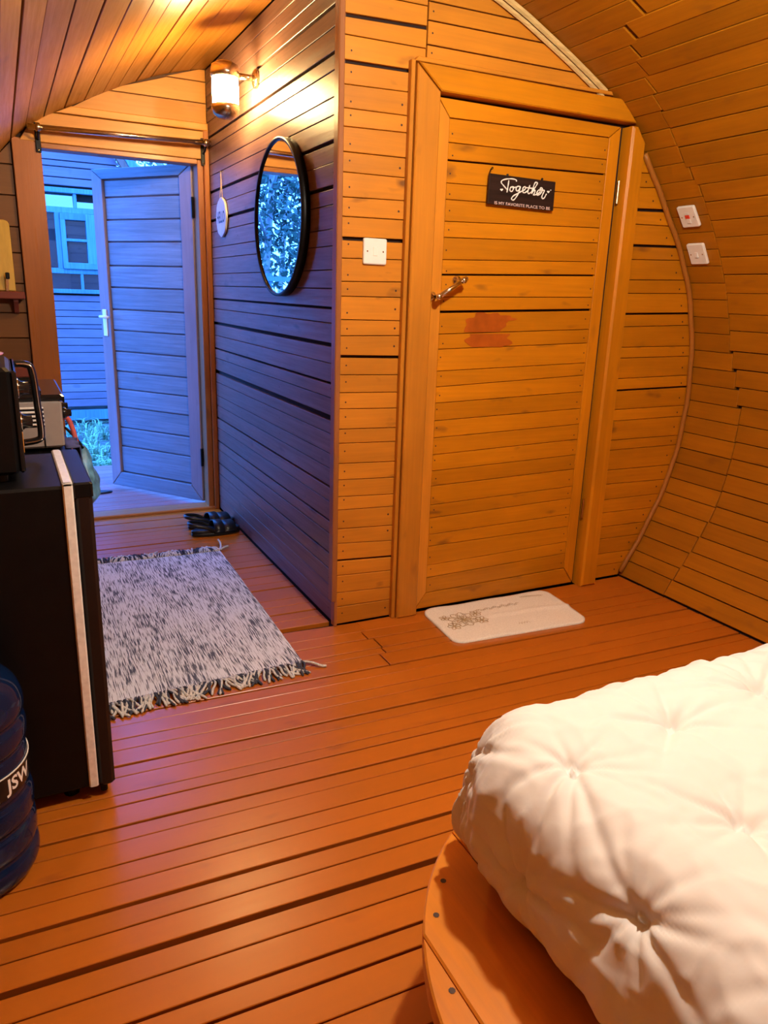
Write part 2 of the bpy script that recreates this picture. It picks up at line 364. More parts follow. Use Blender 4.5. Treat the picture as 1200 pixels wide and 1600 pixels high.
for i in range(len(FG)-1):
    a, b = FG[i], FG[i+1]; ga = WIDE.get(a, .0036)/2; gb = WIDE.get(b, .0036)/2
    x1 = 1.405 if (a+b)/2 < 0.0 else -.004
    if a < 0 < b: x1 = -.004
    x0 = XC-1.525
    z = random.uniform(-.001, .001)
    fr = [(x0, fy(a, x0)+ga, z), (x1, fy(a, x1)+ga, z), (x1, fy(b, x1)-gb, z), (x0, fy(b, x0)-gb, z)]
    if b <= .05 and b > -.3:    # short boards in front of the bathroom door meet at a butt joint
        xj = random.uniform(.05, .12)
        ya, yb = lambda x: fy(a, x)+ga, lambda x: min(fy(b, x)-gb, -.004 if x > 0 else 9)
        prism('plank', [(x0, ya(x0), z), (xj-.002, ya(xj), z), (xj-.002, yb(xj), z), (x0, fy(b, x0)-gb, z)], (0, 0, 1), .018, M['floor'], fl)
        prism('plank', [(xj+.002, ya(xj), z), (1.405, ya(1.405), z), (1.405, yb(1.405), z), (xj+.002, yb(xj), z)], (0, 0, 1), .018, M['floor'], fl)
        continue
    prism('plank', fr, (0, 0, 1), .018, M['floor'], fl)
prism('plank', [(.0, -.09, -.002), (1.405, -.12, -.002), (1.405, .0, -.002), (.0, .0, -.002)], (0, 0, 1), .014, M['floor'], fl)
prism('plank', [(XC-1.525, 1.663, 0), (-.004, 1.663, 0), (-.004, 1.69, 0), (XC-1.525, 1.69, 0)], (0, 0, 1), .018, M['floor'], fl)

# ------------------------------------------------------------------ bathroom wall (wall_back), y = 0
nails = G()
def nail(p, n, r=.0032):
    p = Vector(p); n = Vector(n); u = Vector((0, 0, 1)) if abs(n.z) < .9 else Vector((1, 0, 0)); u = (u-n*u.dot(n)).normalized(); w = n.cross(u)
    nails.add([p+n*.0006+(u*math.cos(a)+w*math.sin(a))*r for a in [k*math.pi/3 for k in range(6)]], [(0, 1, 2, 3, 4, 5)])
def flush(name, parent):
    global nails
    if nails.v: tag(nails.go(name, M['nail'], parent), kind='stuff')
    nails = G()
bk = G(); NB = 40
zs = [2.235*i/NB for i in range(NB+1)]
pts = [(0.01, .0155, z) for z in zs]+[(xr(z)+.02, .0155, z) for z in zs[::-1]]
bk.add(pts+[(x, y+.04, z) for x, y, z in pts], [tuple(range(len(pts))), tuple(range(len(pts), 2*len(pts)))[::-1]]+[(i, (i+1) % len(pts), len(pts)+(i+1) % len(pts), len(pts)+i) for i in range(len(pts))])
wb = tag(bk.go('wall_back', M['dark']), 'amber plank wall around the closed bathroom door', 'wall', kind='structure')
LEFT = [(2.16, 2.165), (2.07, 2.075), (2.005, 2.015), (1.953, 1.957), (1.881, 1.886), (1.818, 1.825), (1.752, 1.756), (1.7, 1.706), (1.628, 1.631), (1.569, 1.571), (1.495, 1.501), (1.437, 1.441), (1.37, 1.374), (1.309, 1.314), (1.236, 1.242), (1.189, 1.191), (1.114, 1.113), (1.061, 1.063), (0.993, 0.989), (0.931, 0.927), (0.87, 0.866), (0.815, 0.809), (0.744, 0.739), (0.694, 0.688), (0.621, 0.614), (0.562, 0.554), (0.5, 0.49), (0.45, 0.443), (0.379, 0.369), (0.324, 0.309), (0.257, 0.245), (0.199, 0.189), (0.131, 0.121), (0.074, 0.07), (.004, .004)]
LWIDE = {1.881: .006, 2.005: .006, 1.37: .006, .993: .005, .257: .004}
for (a, a2), (b, b2) in zip(LEFT[:-1], LEFT[1:]):
    ga = LWIDE.get(a, .0012); gb = LWIDE.get(b, .0012); x1 = .289 if b > 1.88 else .238
    jy = random.uniform(-.0012, .0012)
    prism('plank', [(.004, jy, b+gb), (x1, jy, b2+gb), (x1, jy, a2-ga), (.004, jy, a-ga)], (0, -1, 0), .015, M['pale_x'], wb)
    if a < 2: nail((.03, jy, (a+b)/2+random.uniform(-.015, .015)), (0, -1, 0)); 
    if random.random() < .3: nail((.21, jy, (a+b)/2), (0, -1, 0), .004)
prism('plank', [(.004, 0, 2.164), (.289, 0, 2.169), (.289, 0, 2.225), (.004, 0, 2.205)], (0, -1, 0), .015, M['pale_x'], wb)
UP = [(1.925, 1.93), (1.969, 1.974), (2.037, 2.044), (2.09, 2.094), (2.15, 2.15), (2.2, 2.2)]
for (a, a2), (b, b2) in zip(UP[:-1], UP[1:]):
    xa, xb_ = min(xr(a2), 1.10), xr(b2)
    prism('plank', [(.294, 0, a+.002), (xr(a2)-.004, 0, a2+.002), (xb_-.004, 0, b2-.002), (.294, 0, b-.002)], (0, -1, 0), .015, M['pale_x'], wb)
    nail((.31, 0, (a+b)/2), (0, -1, 0))
RIGHT = [(1.76, 1.76), (1.677, 1.684), (1.625, 1.635), (1.546, 1.555), (1.494, 1.5), (1.415, 1.424), (1.362, 1.373), (1.285, 1.296), (1.233, 1.243), (1.153, 1.163), (1.102, 1.114), (1.021, 1.027), (0.977, 0.984), (0.893, 0.902), (0.844, 0.852), (0.764, 0.77), (0.716, 0.721), (0.634, 0.636), (0.591, 0.593), (0.504, 0.502), (0.443, 0.436), (0.372, 0.372), (0.313, 0.309), (0.248, 0.244), (0.192, 0.188), (0.122, 0.117), (0.066, 0.065), (.006, .006)]
RW = {1.546: .006, 1.415: .005, 1.153: .004, .844: .004}
for (a, a2), (b, b2) in zip(RIGHT[:-1], RIGHT[1:]):
    ga, gb = RW.get(a, .0012), RW.get(b, .0012); jy = random.uniform(-.001, .001)
    prism('plank', [(1.215, jy, b+gb), (xr(b2)-.006, jy, b2+gb), (xr(a2)-.006, jy, a2-ga), (1.215, jy, a-ga)], (0, -1, 0), .015, M['door_x'], wb)
    xn = (xr(a2)+xr(b2))/2-.05
    if xn > 1.26: nail((xn, jy, (a+b)/2), (0, -1, 0), .004)
flush('nail_heads', wb)
# corner bead, door surround, arc trims
t1 = tag(empty('trim_1', (0, 0, 0)), 'brown corner strip between hall wall and bathroom wall', 'trim', kind='structure')
G().rbox((-.016, -.012, .10), (.004, .026, 2.2), .003).go('corner_bead', M['brown_z'], t1)
G().rbox((-.006, -.010, .0), (.006, .022, .099), .002).go('corner_block', M['brown_z'], t1)
t2 = tag(empty('trim_2', (.28, 0, 0)), 'wide orange door surround of the bathroom door', 'trim', kind='structure')
yf = -.034
prism('left_board', [(.246, yf, .0), (.333, yf, .0), (.333, yf, 1.832), (.246, yf, 1.904)], (0, -1, 0), .05, M['pale_z'], t2, .004)
prism('head_board', [(.248, yf-.004, 1.906), (.335, yf-.004, 1.834), (1.172, yf-.004, 1.838), (1.135, yf-.004, 1.872), (1.09, yf-.004, 1.908)], (0, -1, 0), .055, M['door_x'], t2, .004)
prism('right_post', [(1.146, yf-.012, .0), (1.230, yf-.012, .0), (1.220, yf-.012, 1.775), (1.178, yf-.012, 1.826), (1.150, yf-.012, 1.826)], (0, -1, 0), .06, M['door_z'], t2, .008)
G().rbox((.228, -.022, 0), (.243, .0, 1.915), .002).go('left_bead', M['pale_z'], t2)
prism('head_bead', [(.240, -.022, 1.912), (1.06, -.022, 1.918), (1.05, -.022, 1.930), (.252, -.022, 1.926)], (0, -1, 0), .022, M['pale_x'], t2, .002)
t3 = tag(empty('trim_3', (1.4, 0, 0)), 'thin brown bead following the curve of the right wall', 'trim', kind='structure')
pp = []
for i in range(60):
    s = .02+i*(1.93-.02)/59; (x, z), (nx, nz) = PS(s), NS(s); w = .002*math.sin(i*.9)
    pp.append((x+nx*(.012+w), -.011, z+nz*(.012+w)))
G().tube(pp, .0105, 8).go('bead', M['arctrim'], t3, True)
t4 = tag(empty('trim_4', (.8, 0, 2.0)), 'pale unpainted strip under the ceiling above the bathroom door', 'trim', kind='structure')
for off, r, nm in ((.012, .010, 'strip'), (.034, .008, 'strip')):
    G().tube([(PS(s)[0]+NS(s)[0]*off, -.012, PS(s)[1]+NS(s)[1]*off) for s in [2.225+i*.04 for i in range(20)]], r, 6).go(nm, M['paletrim'], t4)

# ------------------------------------------------------------------ bathroom door (door_1)
D1 = tag(empty('door_1', (.73, 0, 0)), 'closed bathroom door of orange horizontal boards', 'door', kind='structure')
DZ = [(1.767, 1.783), (1.694, 1.709), (1.64, 1.658), (1.569, 1.585), (1.517, 1.53), (1.447, 1.469), (1.395, 1.415), (1.322, 1.346), (1.272, 1.296), (1.197, 1.214), (1.146, 1.167), (1.069, 1.092), (1.016, 1.039), (0.938, 0.961), (0.881, 0.912), (0.822, 0.846), (0.757, 0.778), (0.693, 0.713), (0.629, 0.65), (0.567, 0.585), (0.508, 0.524), (0.434, 0.45), (0.381, 0.398), (0.315, 0.328), (0.267, 0.273), (0.189, 0.205), (0.137, 0.152), (0.074, 0.084)]
DW = {1.146: .0042, 1.272: .003, 1.64: .003}
dy = -.004
for (a, a2), (b, b2) in zip(DZ[:-1], DZ[1:]):
    ga, gb = DW.get(a, .0011), DW.get(b, .0011); j = dy+random.uniform(-.0008, .0008)
    prism('plank', [(.3875, j, b+gb), (1.074, j, b2+gb), (1.074, j, a2-ga), (.3875, j, a-ga)], (0, -1, 0), .014, M['door_x'], D1)
    for x in (.40, 1.055): nail((x+random.uniform(-.006, .006), j, (a+b)/2+random.uniform(-.012, .012)+(.016 if x > 1 else 0)), (0, -1, 0), .003)
prism('stile', [(.340, dy-.002, .014), (.386, dy-.002, .076), (.386, dy-.002, 1.767), (.340, dy-.002, 1.822)], (0, -1, 0), .015, M['pale_z'], D1)
prism('stile', [(1.126, dy-.002, .014), (1.0755, dy-.002, .084), (1.0755, dy-.002, 1.783), (1.126, dy-.002, 1.822)], (0, -1, 0), .015, M['door_z'], D1)
prism('rail', [(.342, dy-.002, .012), (1.124, dy-.002, .012), (1.074, dy-.002, .082), (.387, dy-.002, .073)], (0, -1, 0), .015, M['door_x'], D1)
prism('rail', [(.342, dy-.002, 1.824), (1.124, dy-.002, 1.824), (1.074, dy-.002, 1.785), (.387, dy-.002, 1.769)], (0, -1, 0), .015, M['door_x'], D1)
flush('nail_heads', D1)
for z in (.35, 1.60):
    G().lathe([(.0, z-.04), (.005, z-.04), (.005, z+.04), (.0, z+.04)], (1.137, -.012, 0), 10).go('hinge', M['brass'], D1)
# reddish smear of paint
sm = []
random.seed(3)
def blob(cx, cz, rx, rz, ph, lo=-9, hi=9):
    pts = []
    for i in range(40):
        a = 2*math.pi*i/40; k = 1+.28*noise.noise(Vector((math.cos(a)*2+ph, math.sin(a)*2, ph)))+.12*math.sin(7*a+ph)
        pts.append((cx+rx*k*math.cos(a), dy-.0022-ph*.00003, max(lo, min(hi, cz+rz*k*math.sin(a)))+.0004*math.cos(a)))
    return pts
for b_ in (blob(.575, 1.10, .085, .05, 1.3, 1.078, 1.148), blob(.60, 1.05, .10, .038, 4.1, 1.024, 1.072), blob(.63, 1.125, .075, .015, 7.7, 1.105, 1.15)):
    prism('paint_smear', b_, (0, -1, 0), .0008, M['smear'], D1, 0.0)
# handle: two round posts and a slanting bar
hd = empty('handle', (0, 0, 0)); hd.parent = D1
hd.location = (.345-.73, -.006, 1.2)
A, B = Vector((.349, -.006, 1.198)), Vector((.446, -.006, 1.255))
h = mesh('bar', *(lambda g: (g.v, g.f))(G().tube([A+Vector((-.006, -.05, -.004)), B+Vector((.012, -.05, .008))], .0085, 14)), M['chrome'], hd, True)
for P_ in (A, B):
    G().lathe([(.016, 0), (.016, -.005), (.009, -.008), (.0065, -.02), (.0065, -.045), (.011, -.048), (.012, -.053), (.008, -.06), (0, -.061)], tuple(P_), 18, 'y').go('post', M['chrome'], hd, True)

# ------------------------------------------------------------------ hall wall (wall_side), x = 0
HZ = [2.222, 2.16, 2.105, 2.047, 1.989, 1.918, 1.869, 1.794, 1.742, 1.666, 1.604, 1.531, 1.477, 1.402, 1.349, 1.273, 1.213, 1.149, 1.099, 1.026, 0.963, 0.895, 0.845, 0.773, 0.717, 0.645, 0.591, 0.522, 0.468, 0.394, 0.345, 0.269, 0.208, 0.144, 0.079, .006]
HW = {2.047: .006, 1.918: .006, 1.666: .006, 1.531: .006, 1.149: .004, 1.026: .007, .895: .004, .773: .010, .522: .004, .394: .004, .269: .004}
ws = tag(G().box((.0155, .03, 0), (.055, YF, 2.22)).go('wall_side', M['dark']), 'long dark plank wall along the entrance hall with a round mirror', 'wall', kind='structure')
for a, b in zip(HZ[:-1], HZ[1:]):
    ga, gb = HW.get(a, .0012), HW.get(b, .0012); j = random.uniform(-.0012, .0012); dz = random.uniform(-.003, .003)
    prism('plank', [(j, .012, b+gb), (j, YF-.002, b+gb), (j, YF-.002, a-ga), (j, .012, a-ga)], (-1, 0, 0), .015, M['hall'], ws)
    for y in (.06, .62, 1.2, 1.65):
        if random.random() < .5: nail((j, y, (a+b)/2+random.uniform(-.012, .012)), (-1, 0, 0))
flush('nail_heads', ws)

# ------------------------------------------------------------------ entrance wall (wall_front), y = 1.712
OX0, OX1, OZ = -.772, -.058, 1.812
wf = G().box((-1.75, YF+.016, -.2), (OX0-.01, 1.80, 2.6)).box((OX1+.01, YF+.016, -.2), (2.1, 1.80, 2.6)).box((OX0-.01, YF+.016, OZ+.01), (OX1+.01, 1.80, 2.6)).go('wall_front', M['shell'])
tag(wf, 'plank wall around the open entrance door', 'wall', kind='structure')
def fpl(x0, x1, z0, z1, m, x0b=None):
    prism('plank', [(x0, YF, z0+.0025), (x1, YF, z0+.0025), (x1, YF, z1-.0025), ((x0b if x0b is not None else x0), YF, z1-.0025)], (0, -1, 0), .016, m, wf)
zz = 0.0
while zz < 1.8:
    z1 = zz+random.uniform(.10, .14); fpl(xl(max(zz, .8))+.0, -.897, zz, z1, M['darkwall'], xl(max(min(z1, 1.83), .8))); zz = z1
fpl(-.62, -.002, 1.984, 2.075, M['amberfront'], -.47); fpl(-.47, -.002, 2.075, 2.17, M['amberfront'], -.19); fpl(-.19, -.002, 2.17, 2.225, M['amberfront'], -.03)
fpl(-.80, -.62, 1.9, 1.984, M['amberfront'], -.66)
# outside face of this cabin (seen in the neighbour's panes)
zz = -.1; 
while zz < 2.5:
    z1 = zz+.13
    for a, b in ((-1.74, -.79), (-.04, 2.09)):
        prism('plank', [(a, 1.816, zz+.002), (b, 1.816, zz+.002), (b, 1.816, z1-.002), (a, 1.816, z1-.002)], (0, 1, 0), .015, M['ext'], wf)
    if zz > 1.85: prism('plank', [(-.79, 1.816, zz+.002), (-.04, 1.816, zz+.002), (-.04, 1.816, z1-.002), (-.79, 1.816, z1-.002)], (0, 1, 0), .015, M['ext'], wf)
    zz = z1
t5 = tag(empty('trim_5', (-.41, YF, 0)), 'brown timber frame of the entrance doorway', 'trim', kind='structure')
prism('left_board', [(-.893, 1.692, 0), (OX0, 1.692, 0), (OX0, 1.692, 1.815), (-.893, 1.692, 1.832)], (0, -1, 0), .03, M['brown_z'], t5, .003)
prism('head_board', [(-.86, 1.690, 1.818), (OX1+.02, 1.690, 1.818), (-.002, 1.690, 1.945), (-.72, 1.690, 1.945), (-.82, 1.690, 1.88)], (0, -1, 0), .03, M['amberfront'], t5, .003)
prism('head_moulding', [(-.70, 1.680, 1.948), (-.002, 1.680, 1.948), (-.002, 1.680, 1.982), (-.63, 1.680, 1.982)], (0, -1, 0), .03, M['amberfront'], t5, .005)
G().rbox((OX1, 1.700, 0), (-.028, 1.80, 1.815), .003).go('right_jamb', M['brown_z'], t5)
G().rbox((-.027, 1.684, 0), (-.001, 1.712, 1.95), .003).go('right_bead', M['brown_z'], t5)
G().rbox((OX0-.022, 1.70, 0), (OX0, 1.80, 1.815), .003).go('left_jamb', M['brown_z'], t5)
G().rbox((OX0, 1.70, 1.795), (OX1, 1.80, 1.818), .003).go('head_lining', M['brown_x'], t5)
G().rbox((OX0-.02, 1.692, -.005), (-.002, 1.80, .016), .005).go('sill', M['brown_x'], t5)

# entrance door leaf (door_2), hinged right, standing open outwards
D2 = tag(empty('door_2', (-.068, 1.80, 0), math.atan2(2.375-1.80, -.49+.068)), 'entrance door leaf standing open, lit blue by daylight', 'door', kind='structure')
LW_, LT = .715, .036
# local x: hinge -> free edge; local y: the face seen from indoors is the +y side of the leaf
def lb(name, pts, m, y=0.0, th=.02, ch=.003): return prism_local(name, pts, y, th, m, ch)
def prism_local(name, pts, y, th, m, ch):
    o = prism(name, [(x, y, z) for x, z in pts], (0, 1, 0), th, m, None, ch); o.parent = D2; return o
SW = .085
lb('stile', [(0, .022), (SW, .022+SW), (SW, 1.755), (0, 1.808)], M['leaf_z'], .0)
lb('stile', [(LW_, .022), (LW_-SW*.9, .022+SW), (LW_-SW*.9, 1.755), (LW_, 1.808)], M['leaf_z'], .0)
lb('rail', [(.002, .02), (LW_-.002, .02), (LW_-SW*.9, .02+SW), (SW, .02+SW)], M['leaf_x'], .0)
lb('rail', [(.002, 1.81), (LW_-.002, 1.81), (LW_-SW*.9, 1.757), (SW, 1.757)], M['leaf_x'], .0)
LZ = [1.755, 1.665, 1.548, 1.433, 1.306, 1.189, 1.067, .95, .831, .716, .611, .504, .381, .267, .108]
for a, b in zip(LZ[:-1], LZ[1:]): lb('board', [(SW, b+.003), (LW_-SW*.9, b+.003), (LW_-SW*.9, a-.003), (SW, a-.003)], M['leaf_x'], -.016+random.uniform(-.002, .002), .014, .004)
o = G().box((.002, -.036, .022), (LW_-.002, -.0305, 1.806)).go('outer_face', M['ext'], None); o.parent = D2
lh = empty('handle', (LW_-.035, 0, .99)); lh.parent = D2
G().rbox((-.016, 0, -.075), (.016, .006, .075), .002).go('plate', M['white'], lh, world=False)
G().tube([(0, .004, .035), (0, .04, .035), (-.01, .045, .035), (.08, .046, .033)][0:2]+[(-.012, .045, .035), (-.075, .046, .034)], .008, 10).go('lever', M['white'], lh, True, world=False)
for z in (.28, 1.6):
    o = G().tube([(-.006, .004, z-.05), (-.006, .004, z+.05)], .008, 8).go('hinge', M['black'], None); o.parent = D2

# ------------------------------------------------------------------ curtain rod
cr = tag(empty('curtain_rod', (-.41, 1.69, 1.87)), 'polished metal curtain rod mounted above the entrance doorway', 'curtain rod')
G().tube([(-.822, 1.622, 1.866), (-.006, 1.622, 1.884)], .0125, 14).go('rod', M['chrome'], cr, True)
for x, z in ((-.782, 1.867), (-.03, 1.8835)):
    br = G().rbox((x-.011, 1.684, z-.095), (x+.011, 1.690, z+.03), .002).go('bracket', M['black'], cr)
    G().tube([(x, 1.688, z-.04), (x, 1.655, z-.034), (x, 1.636, z-.018), (x, 1.622, z-.0165)], .006, 8).go('arm', M['black'], br, True, world=True)
    G().lathe([(.0145, -.010), (.018, -.008), (.018, .008), (.0145, .010)], (x, 1.622, z), 16, 'x').go('collar', M['brass'], br, True)
    for dz in (-.085, .022): G().lathe([(.0055, 0), (.005, -.003), (0, -.004)], (x, 1.684, z+dz), 8, 'y').go('screw', M['brass'], br, True)

# ------------------------------------------------------------------ deck, ground, neighbour cabin, trees
dk = tag(G().box((-2.2, 1.82, -.14), (2.4, 3.02, -.025)).go('deck', M['dark']), 'weathered plank deck outside the entrance door', 'deck', kind='structure')
y = 1.80
while y < 3.0:
    y1 = min(3.03, y+random.uniform(.08, .10)); prism('plank', [(-2.2, y+.004, -.006), (2.4, y+.004, -.006), (2.4, y1, -.006), (-2.2, y1, -.006)], (0, 0, 1), .02, M['deck'], dk); y = y1
gv = []; gf = []; nx, ny = 40, 44
for j in range(ny+1):
    for i in range(nx+1):
        x, y = -14+28*i/nx, -8+30*j/ny
        gv.append((x, y, -.19+.03*noise.noise(Vector((x*.8, y*.8, 0)))))
for j in range(ny):
    for i in range(nx): a = j*(nx+1)+i; gf.append((a, a+1, a+nx+2, a+nx+1))
tag(mesh('ground', gv, gf, M['ground'], None, True), 'bare soil between the two cabins', 'ground', kind='structure')
random.seed(11); gg = G()
for c in range(260):
    cx, cy = random.uniform(-1.3, 1.2), random.uniform(3.12, 5.5)
    for k in range(random.randint(8, 20)):
        a = random.uniform(0, 6.28); l = random.uniform(.06, .18); w = .006
        bx, by = cx+random.gauss(0, .03), cy+random.gauss(0, .03); dx, dy2 = math.cos(a)*l*.6, math.sin(a)*l*.6; px, py = -math.sin(a)*w, math.cos(a)*w
        z0 = -.2
        gg.add([(bx-px, by-py, z0), (bx+px, by+py, z0), (bx+dx*.5+px, by+dy2*.5+py, z0+l*.75), (bx+dx*.5-px, by+dy2*.5-py, z0+l*.75), (bx+dx*1.3, by+dy2*1.3, z0+l*.8)], [(0, 1, 2, 3), (3, 2, 4)])
tag(gg.go('grass', M['grass']), 'tufts of pale grass in front of the neighbouring cabin', 'grass', kind='stuff')
YC = 5.9
def roofx(z): return .084+(2.438-z)*.59
cb = tag(empty('cabin', (-.4, YC, -.19)), 'neighbouring plank cabin with a blue-framed window, seen through the doorway', 'building')
G().box((-1.5, YC+.03, -.0), (.9, YC+1.6, 1.2)).box((-1.5, YC+.03, 1.2), (.28, YC+1.6, 2.05)).go('core', M['dark'], cb)
mesh('gable_core', [(x, y, z) for y in (YC+.031, YC+.5) for x, z in ((-1.5, 2.05), (roofx(2.05)-.02, 2.05), (roofx(3.3)-.02, 3.3), (-1.5, 3.3))], [(0, 1, 2, 3), (7, 6, 5, 4), (0, 4, 5, 1), (1, 5, 6, 2), (2, 6, 7, 3), (3, 7, 4, 0)], M['dark'], cb)
CZ = [3.25, 3.1, 2.95, 2.8, 2.66, 2.53, 2.395, 2.317, 2.262, 2.168, 2.095]
CZ2 = [1.095, 1.033, .947, .886, .811, .768, .68, .605, .535, .427, .351, .267, .222, .138, .066, -.012]
for a, b in zip(CZ[:-1], CZ[1:]): prism('plank', [(-1.5, YC, b+.004), (roofx(b), YC, b+.004), (roofx(a), YC, a-.004), (-1.5, YC, a-.004)], (0, -1, 0), .03, M['cabin'], cb, .004)
for a, b in zip(CZ2[:-1], CZ2[1:]): prism('plank', [(-1.5, YC, b+.003), (.9, YC, b+.003), (.9, YC, a-.003), (-1.5, YC, a-.003)], (0, -1, 0), .03, M['cabin'], cb, .003)
zz = 2.095
for k in range(8):
    a, b = zz, zz-.125; zz = b
    prism('plank', [(.30, YC, b+.003), (min(.9, roofx(b)), YC, b+.003), (min(.9, roofx(a)), YC, a-.003), (.30, YC, a-.003)], (0, -1, 0), .03, M['cabin'], cb, .003)
    prism('plank', [(-1.5, YC, b+.003), (-.95, YC, b+.003), (-.95, YC, a-.003), (-1.5, YC, a-.003)], (0, -1, 0), .03, M['cabin'], cb, .003)
G().box((-1.5, YC-.02, -.145), (.9, YC+.02, -.045)).go('skirt_beam', M['cabin_z'], cb)
for o1, o2, m in ((.0, .075, 'cabin_roof'), (.08, .17, 'cabin_z')):
    prism('bargeboard', [(roofx(3.3)+o1, YC-.08, 3.3), (roofx(1.0)+o1, YC-.08, 1.0), (roofx(1.0)+o2, YC-.08, 1.0), (roofx(3.3)+o2, YC-.08, 3.3)], (0, -1, 0), .05, M[m], cb, .004)
wn = empty('window', (-.32, YC, 1.1)); wn.parent = cb; wn.location = (.08, 0, 1.29)
def wbar(x0, z0, x1, z1, y0=-.02, y1=.03, nm='frame_bar', m='cabin_z'):
    y0 -= random.uniform(0, .004); return G().rbox((x0, YC+y0, z0), (x1, YC+y1, z1), .004).go(nm, M[m], wn)
wbar(-.95, 2.03, .30, 2.075, -.035); wbar(-.95, 1.11, .30, 1.15, -.035, .03, 'sill')
wbar(-.95, 1.85, .30, 1.905); wbar(-.95, 1.295, .30, 1.345); wbar(-.95, 1.11, -.90, 2.07); wbar(.25, 1.11, .30, 2.07)
for x in (-.285, -.72): wbar(x, 1.90, x+.03, 2.04)
wbar(-.27, 1.14, -.245, 1.30); wbar(-.70, 1.14, -.675, 1.30)
for x in (-.465, -.075): wbar(x, 1.34, x+.045, 1.86)
wbar(-.42, 1.34, -.375, 1.85, -.04, .0, 'sash_bar'); wbar(-.19, 1.34, -.08, 1.85, -.04, .0, 'sash_bar'); wbar(-.42, 1.79, -.08, 1.85, -.04, .0, 'sash_bar'); wbar(-.42, 1.34, -.08, 1.40, -.04, 0, 'sash_bar'); wbar(-.40, 1.595, -.10, 1.62, -.036, 0, 'sash_bar')
for x0, z0, x1, z1, rz in ((-.90, 1.905, -.285, 2.03, .10), (-.255, 1.905, .25, 2.03, .3), (-.375, 1.62, -.19, 1.79, 0), (-.375, 1.40, -.19, 1.595, 0), (-.90, 1.345, -.465, 1.85, 0), (-.03, 1.345, .25, 1.85, 0), (-.90, 1.15, -.27, 1.295, 0), (-.245, 1.15, .25, 1.295, 0)):
    t = rz*(z1-z0)+.002
    mesh('pane', [(x0, YC+.012, z0), (x1, YC+.012, z0), (x1, YC+.012+t, z1), (x0, YC+.012+t, z1), (x0, YC+.018, z0), (x1, YC+.018, z0), (x1, YC+.018+t, z1), (x0, YC+.018+t, z1)],
         [(0, 1, 2, 3), (7, 6, 5, 4), (0, 4, 5, 1), (1, 5, 6, 2), (2, 6, 7, 3), (3, 7, 4, 0)], M['pane'], wn)
def tree(name, x, y, h, rad, nleaf, zlo, seed, label, lean=0.1, tr=.07):
    R = random.Random(seed); root = tag(empty(name, (x, y, -.2)), label, 'tree', 'trees outside')
    pts = [(x+lean*math.sin(k*.5+seed), y+lean*math.cos(k*.7), -.2+h*k/8) for k in range(9)]
    G().tube(pts, [tr*(1-.08*k) for k in range(9)], 9).go('trunk', M['bark'], root, True)
    for k in range(7):
        b = Vector(pts[3+k % 5]); a = R.uniform(0, 6.28); l = R.uniform(.5, 1)*rad
        G().tube([b, b+Vector((math.cos(a)*l*.5, math.sin(a)*l*.5, l*.35)), b+Vector((math.cos(a)*l, math.sin(a)*l, l*.55))], [tr*.45, tr*.3, tr*.1], 6).go('branch', M['bark'], root, True)
    g = G(); cl = [(R.gauss(x, rad*.45), R.gauss(y, rad*.45), R.uniform(zlo, h)) for _ in range(26)]
    for i in range(nleaf):
        c = R.choice(cl); p = Vector((R.gauss(c[0], rad*.22), R.gauss(c[1], rad*.22), R.gauss(c[2], h*.07)))
        u = Vector((R.gauss(0, 1), R.gauss(0, 1), R.gauss(0, 1))).normalized(); w = u.orthogonal().normalized(); s1 = R.uniform(.04, .075); s2 = s1*.45
        g.add([p-u*s1, p+w*s2, p+u*s1, p-w*s2], [(0, 1, 2, 3)])
    tag(g.go('foliage', M['leaf'], root), kind='stuff')
tree('leafy_tree', -2.75, 9.0, 5.5, 1.2, 6500, .3, 1, 'slim pale-trunked tree reflected in the round mirror')
tree('leafy_tree', -4.5, 13.6, 7, 1.4, 9000, .2, 2, 'dense leafy tree behind the slim one, reflected in the mirror')
tree('leafy_tree', 1.5, 11.0, 6.0, 1.5, 4200, 1.2, 4, 'dark leafy tree above the open entrance door')
fe = tag(empty('rail_fence', (-3.2, 7.6, -.2)), 'low timber rail fence reflected at the foot of the mirror', 'fence')
for x in (-4.4, -3.5, -2.9, -2.3): G().box((x, 7.57, -.2), (x+.07, 7.64, 1.42)).go('post', M['cabin_z'], fe)
for z in (1.32, 1.0, .5): G().box((-4.6, 7.55, z), (-2.0, 7.60, z+.06)).go('rail', M['cabin_z'], fe)

# ------------------------------------------------------------------ wall lamp in the hall
SX, SY, SZ = -.13, .871, 1.955
wl = tag(empty('wall_lamp', (0, SY, SZ)), 'glowing cylindrical wall lamp with metal caps beside the ceiling', 'lamp')
G().lathe([(0, SZ+.10), (.030, SZ+.098), (.052, SZ+.085), (.057, SZ+.06), (.057, SZ+.042), (.0, SZ+.042)], (SX, SY, 0), 28).go('top_cap', M['brass'], wl, True)
M['glow'] = plain('lit_lamp_glass', (1, .85, .6), .4, emit=(1.0, .66, .26), es=SCONCE_E, vary=.02)
G().lathe([(.0, SZ+.042), (.050, SZ+.042), (.052, SZ), (.050, SZ-.055), (0, SZ-.055)], (SX, SY, 0), 28).go('glass_shade', M['glow'], wl, True)
G().lathe([(0, SZ-.055), (.055, SZ-.055), (.056, SZ-.07), (.048, SZ-.09), (.028, SZ-.103), (0, SZ-.106)], (SX, SY, 0), 28).go('bottom_cap', M['brass'], wl, True)
G().tube([(SX+.052, SY, SZ+.055), (-.03, SY, SZ+.055), (-.004, SY, SZ+.055)], .012, 10).go('arm', M['brass'], wl, True)
G().lathe([(.035, -.002), (.035, -.010), (.028, -.014), (0, -.015)], (0, SY, SZ+.055), 20, 'x').go('wall_plate', M['brass'], wl, True)

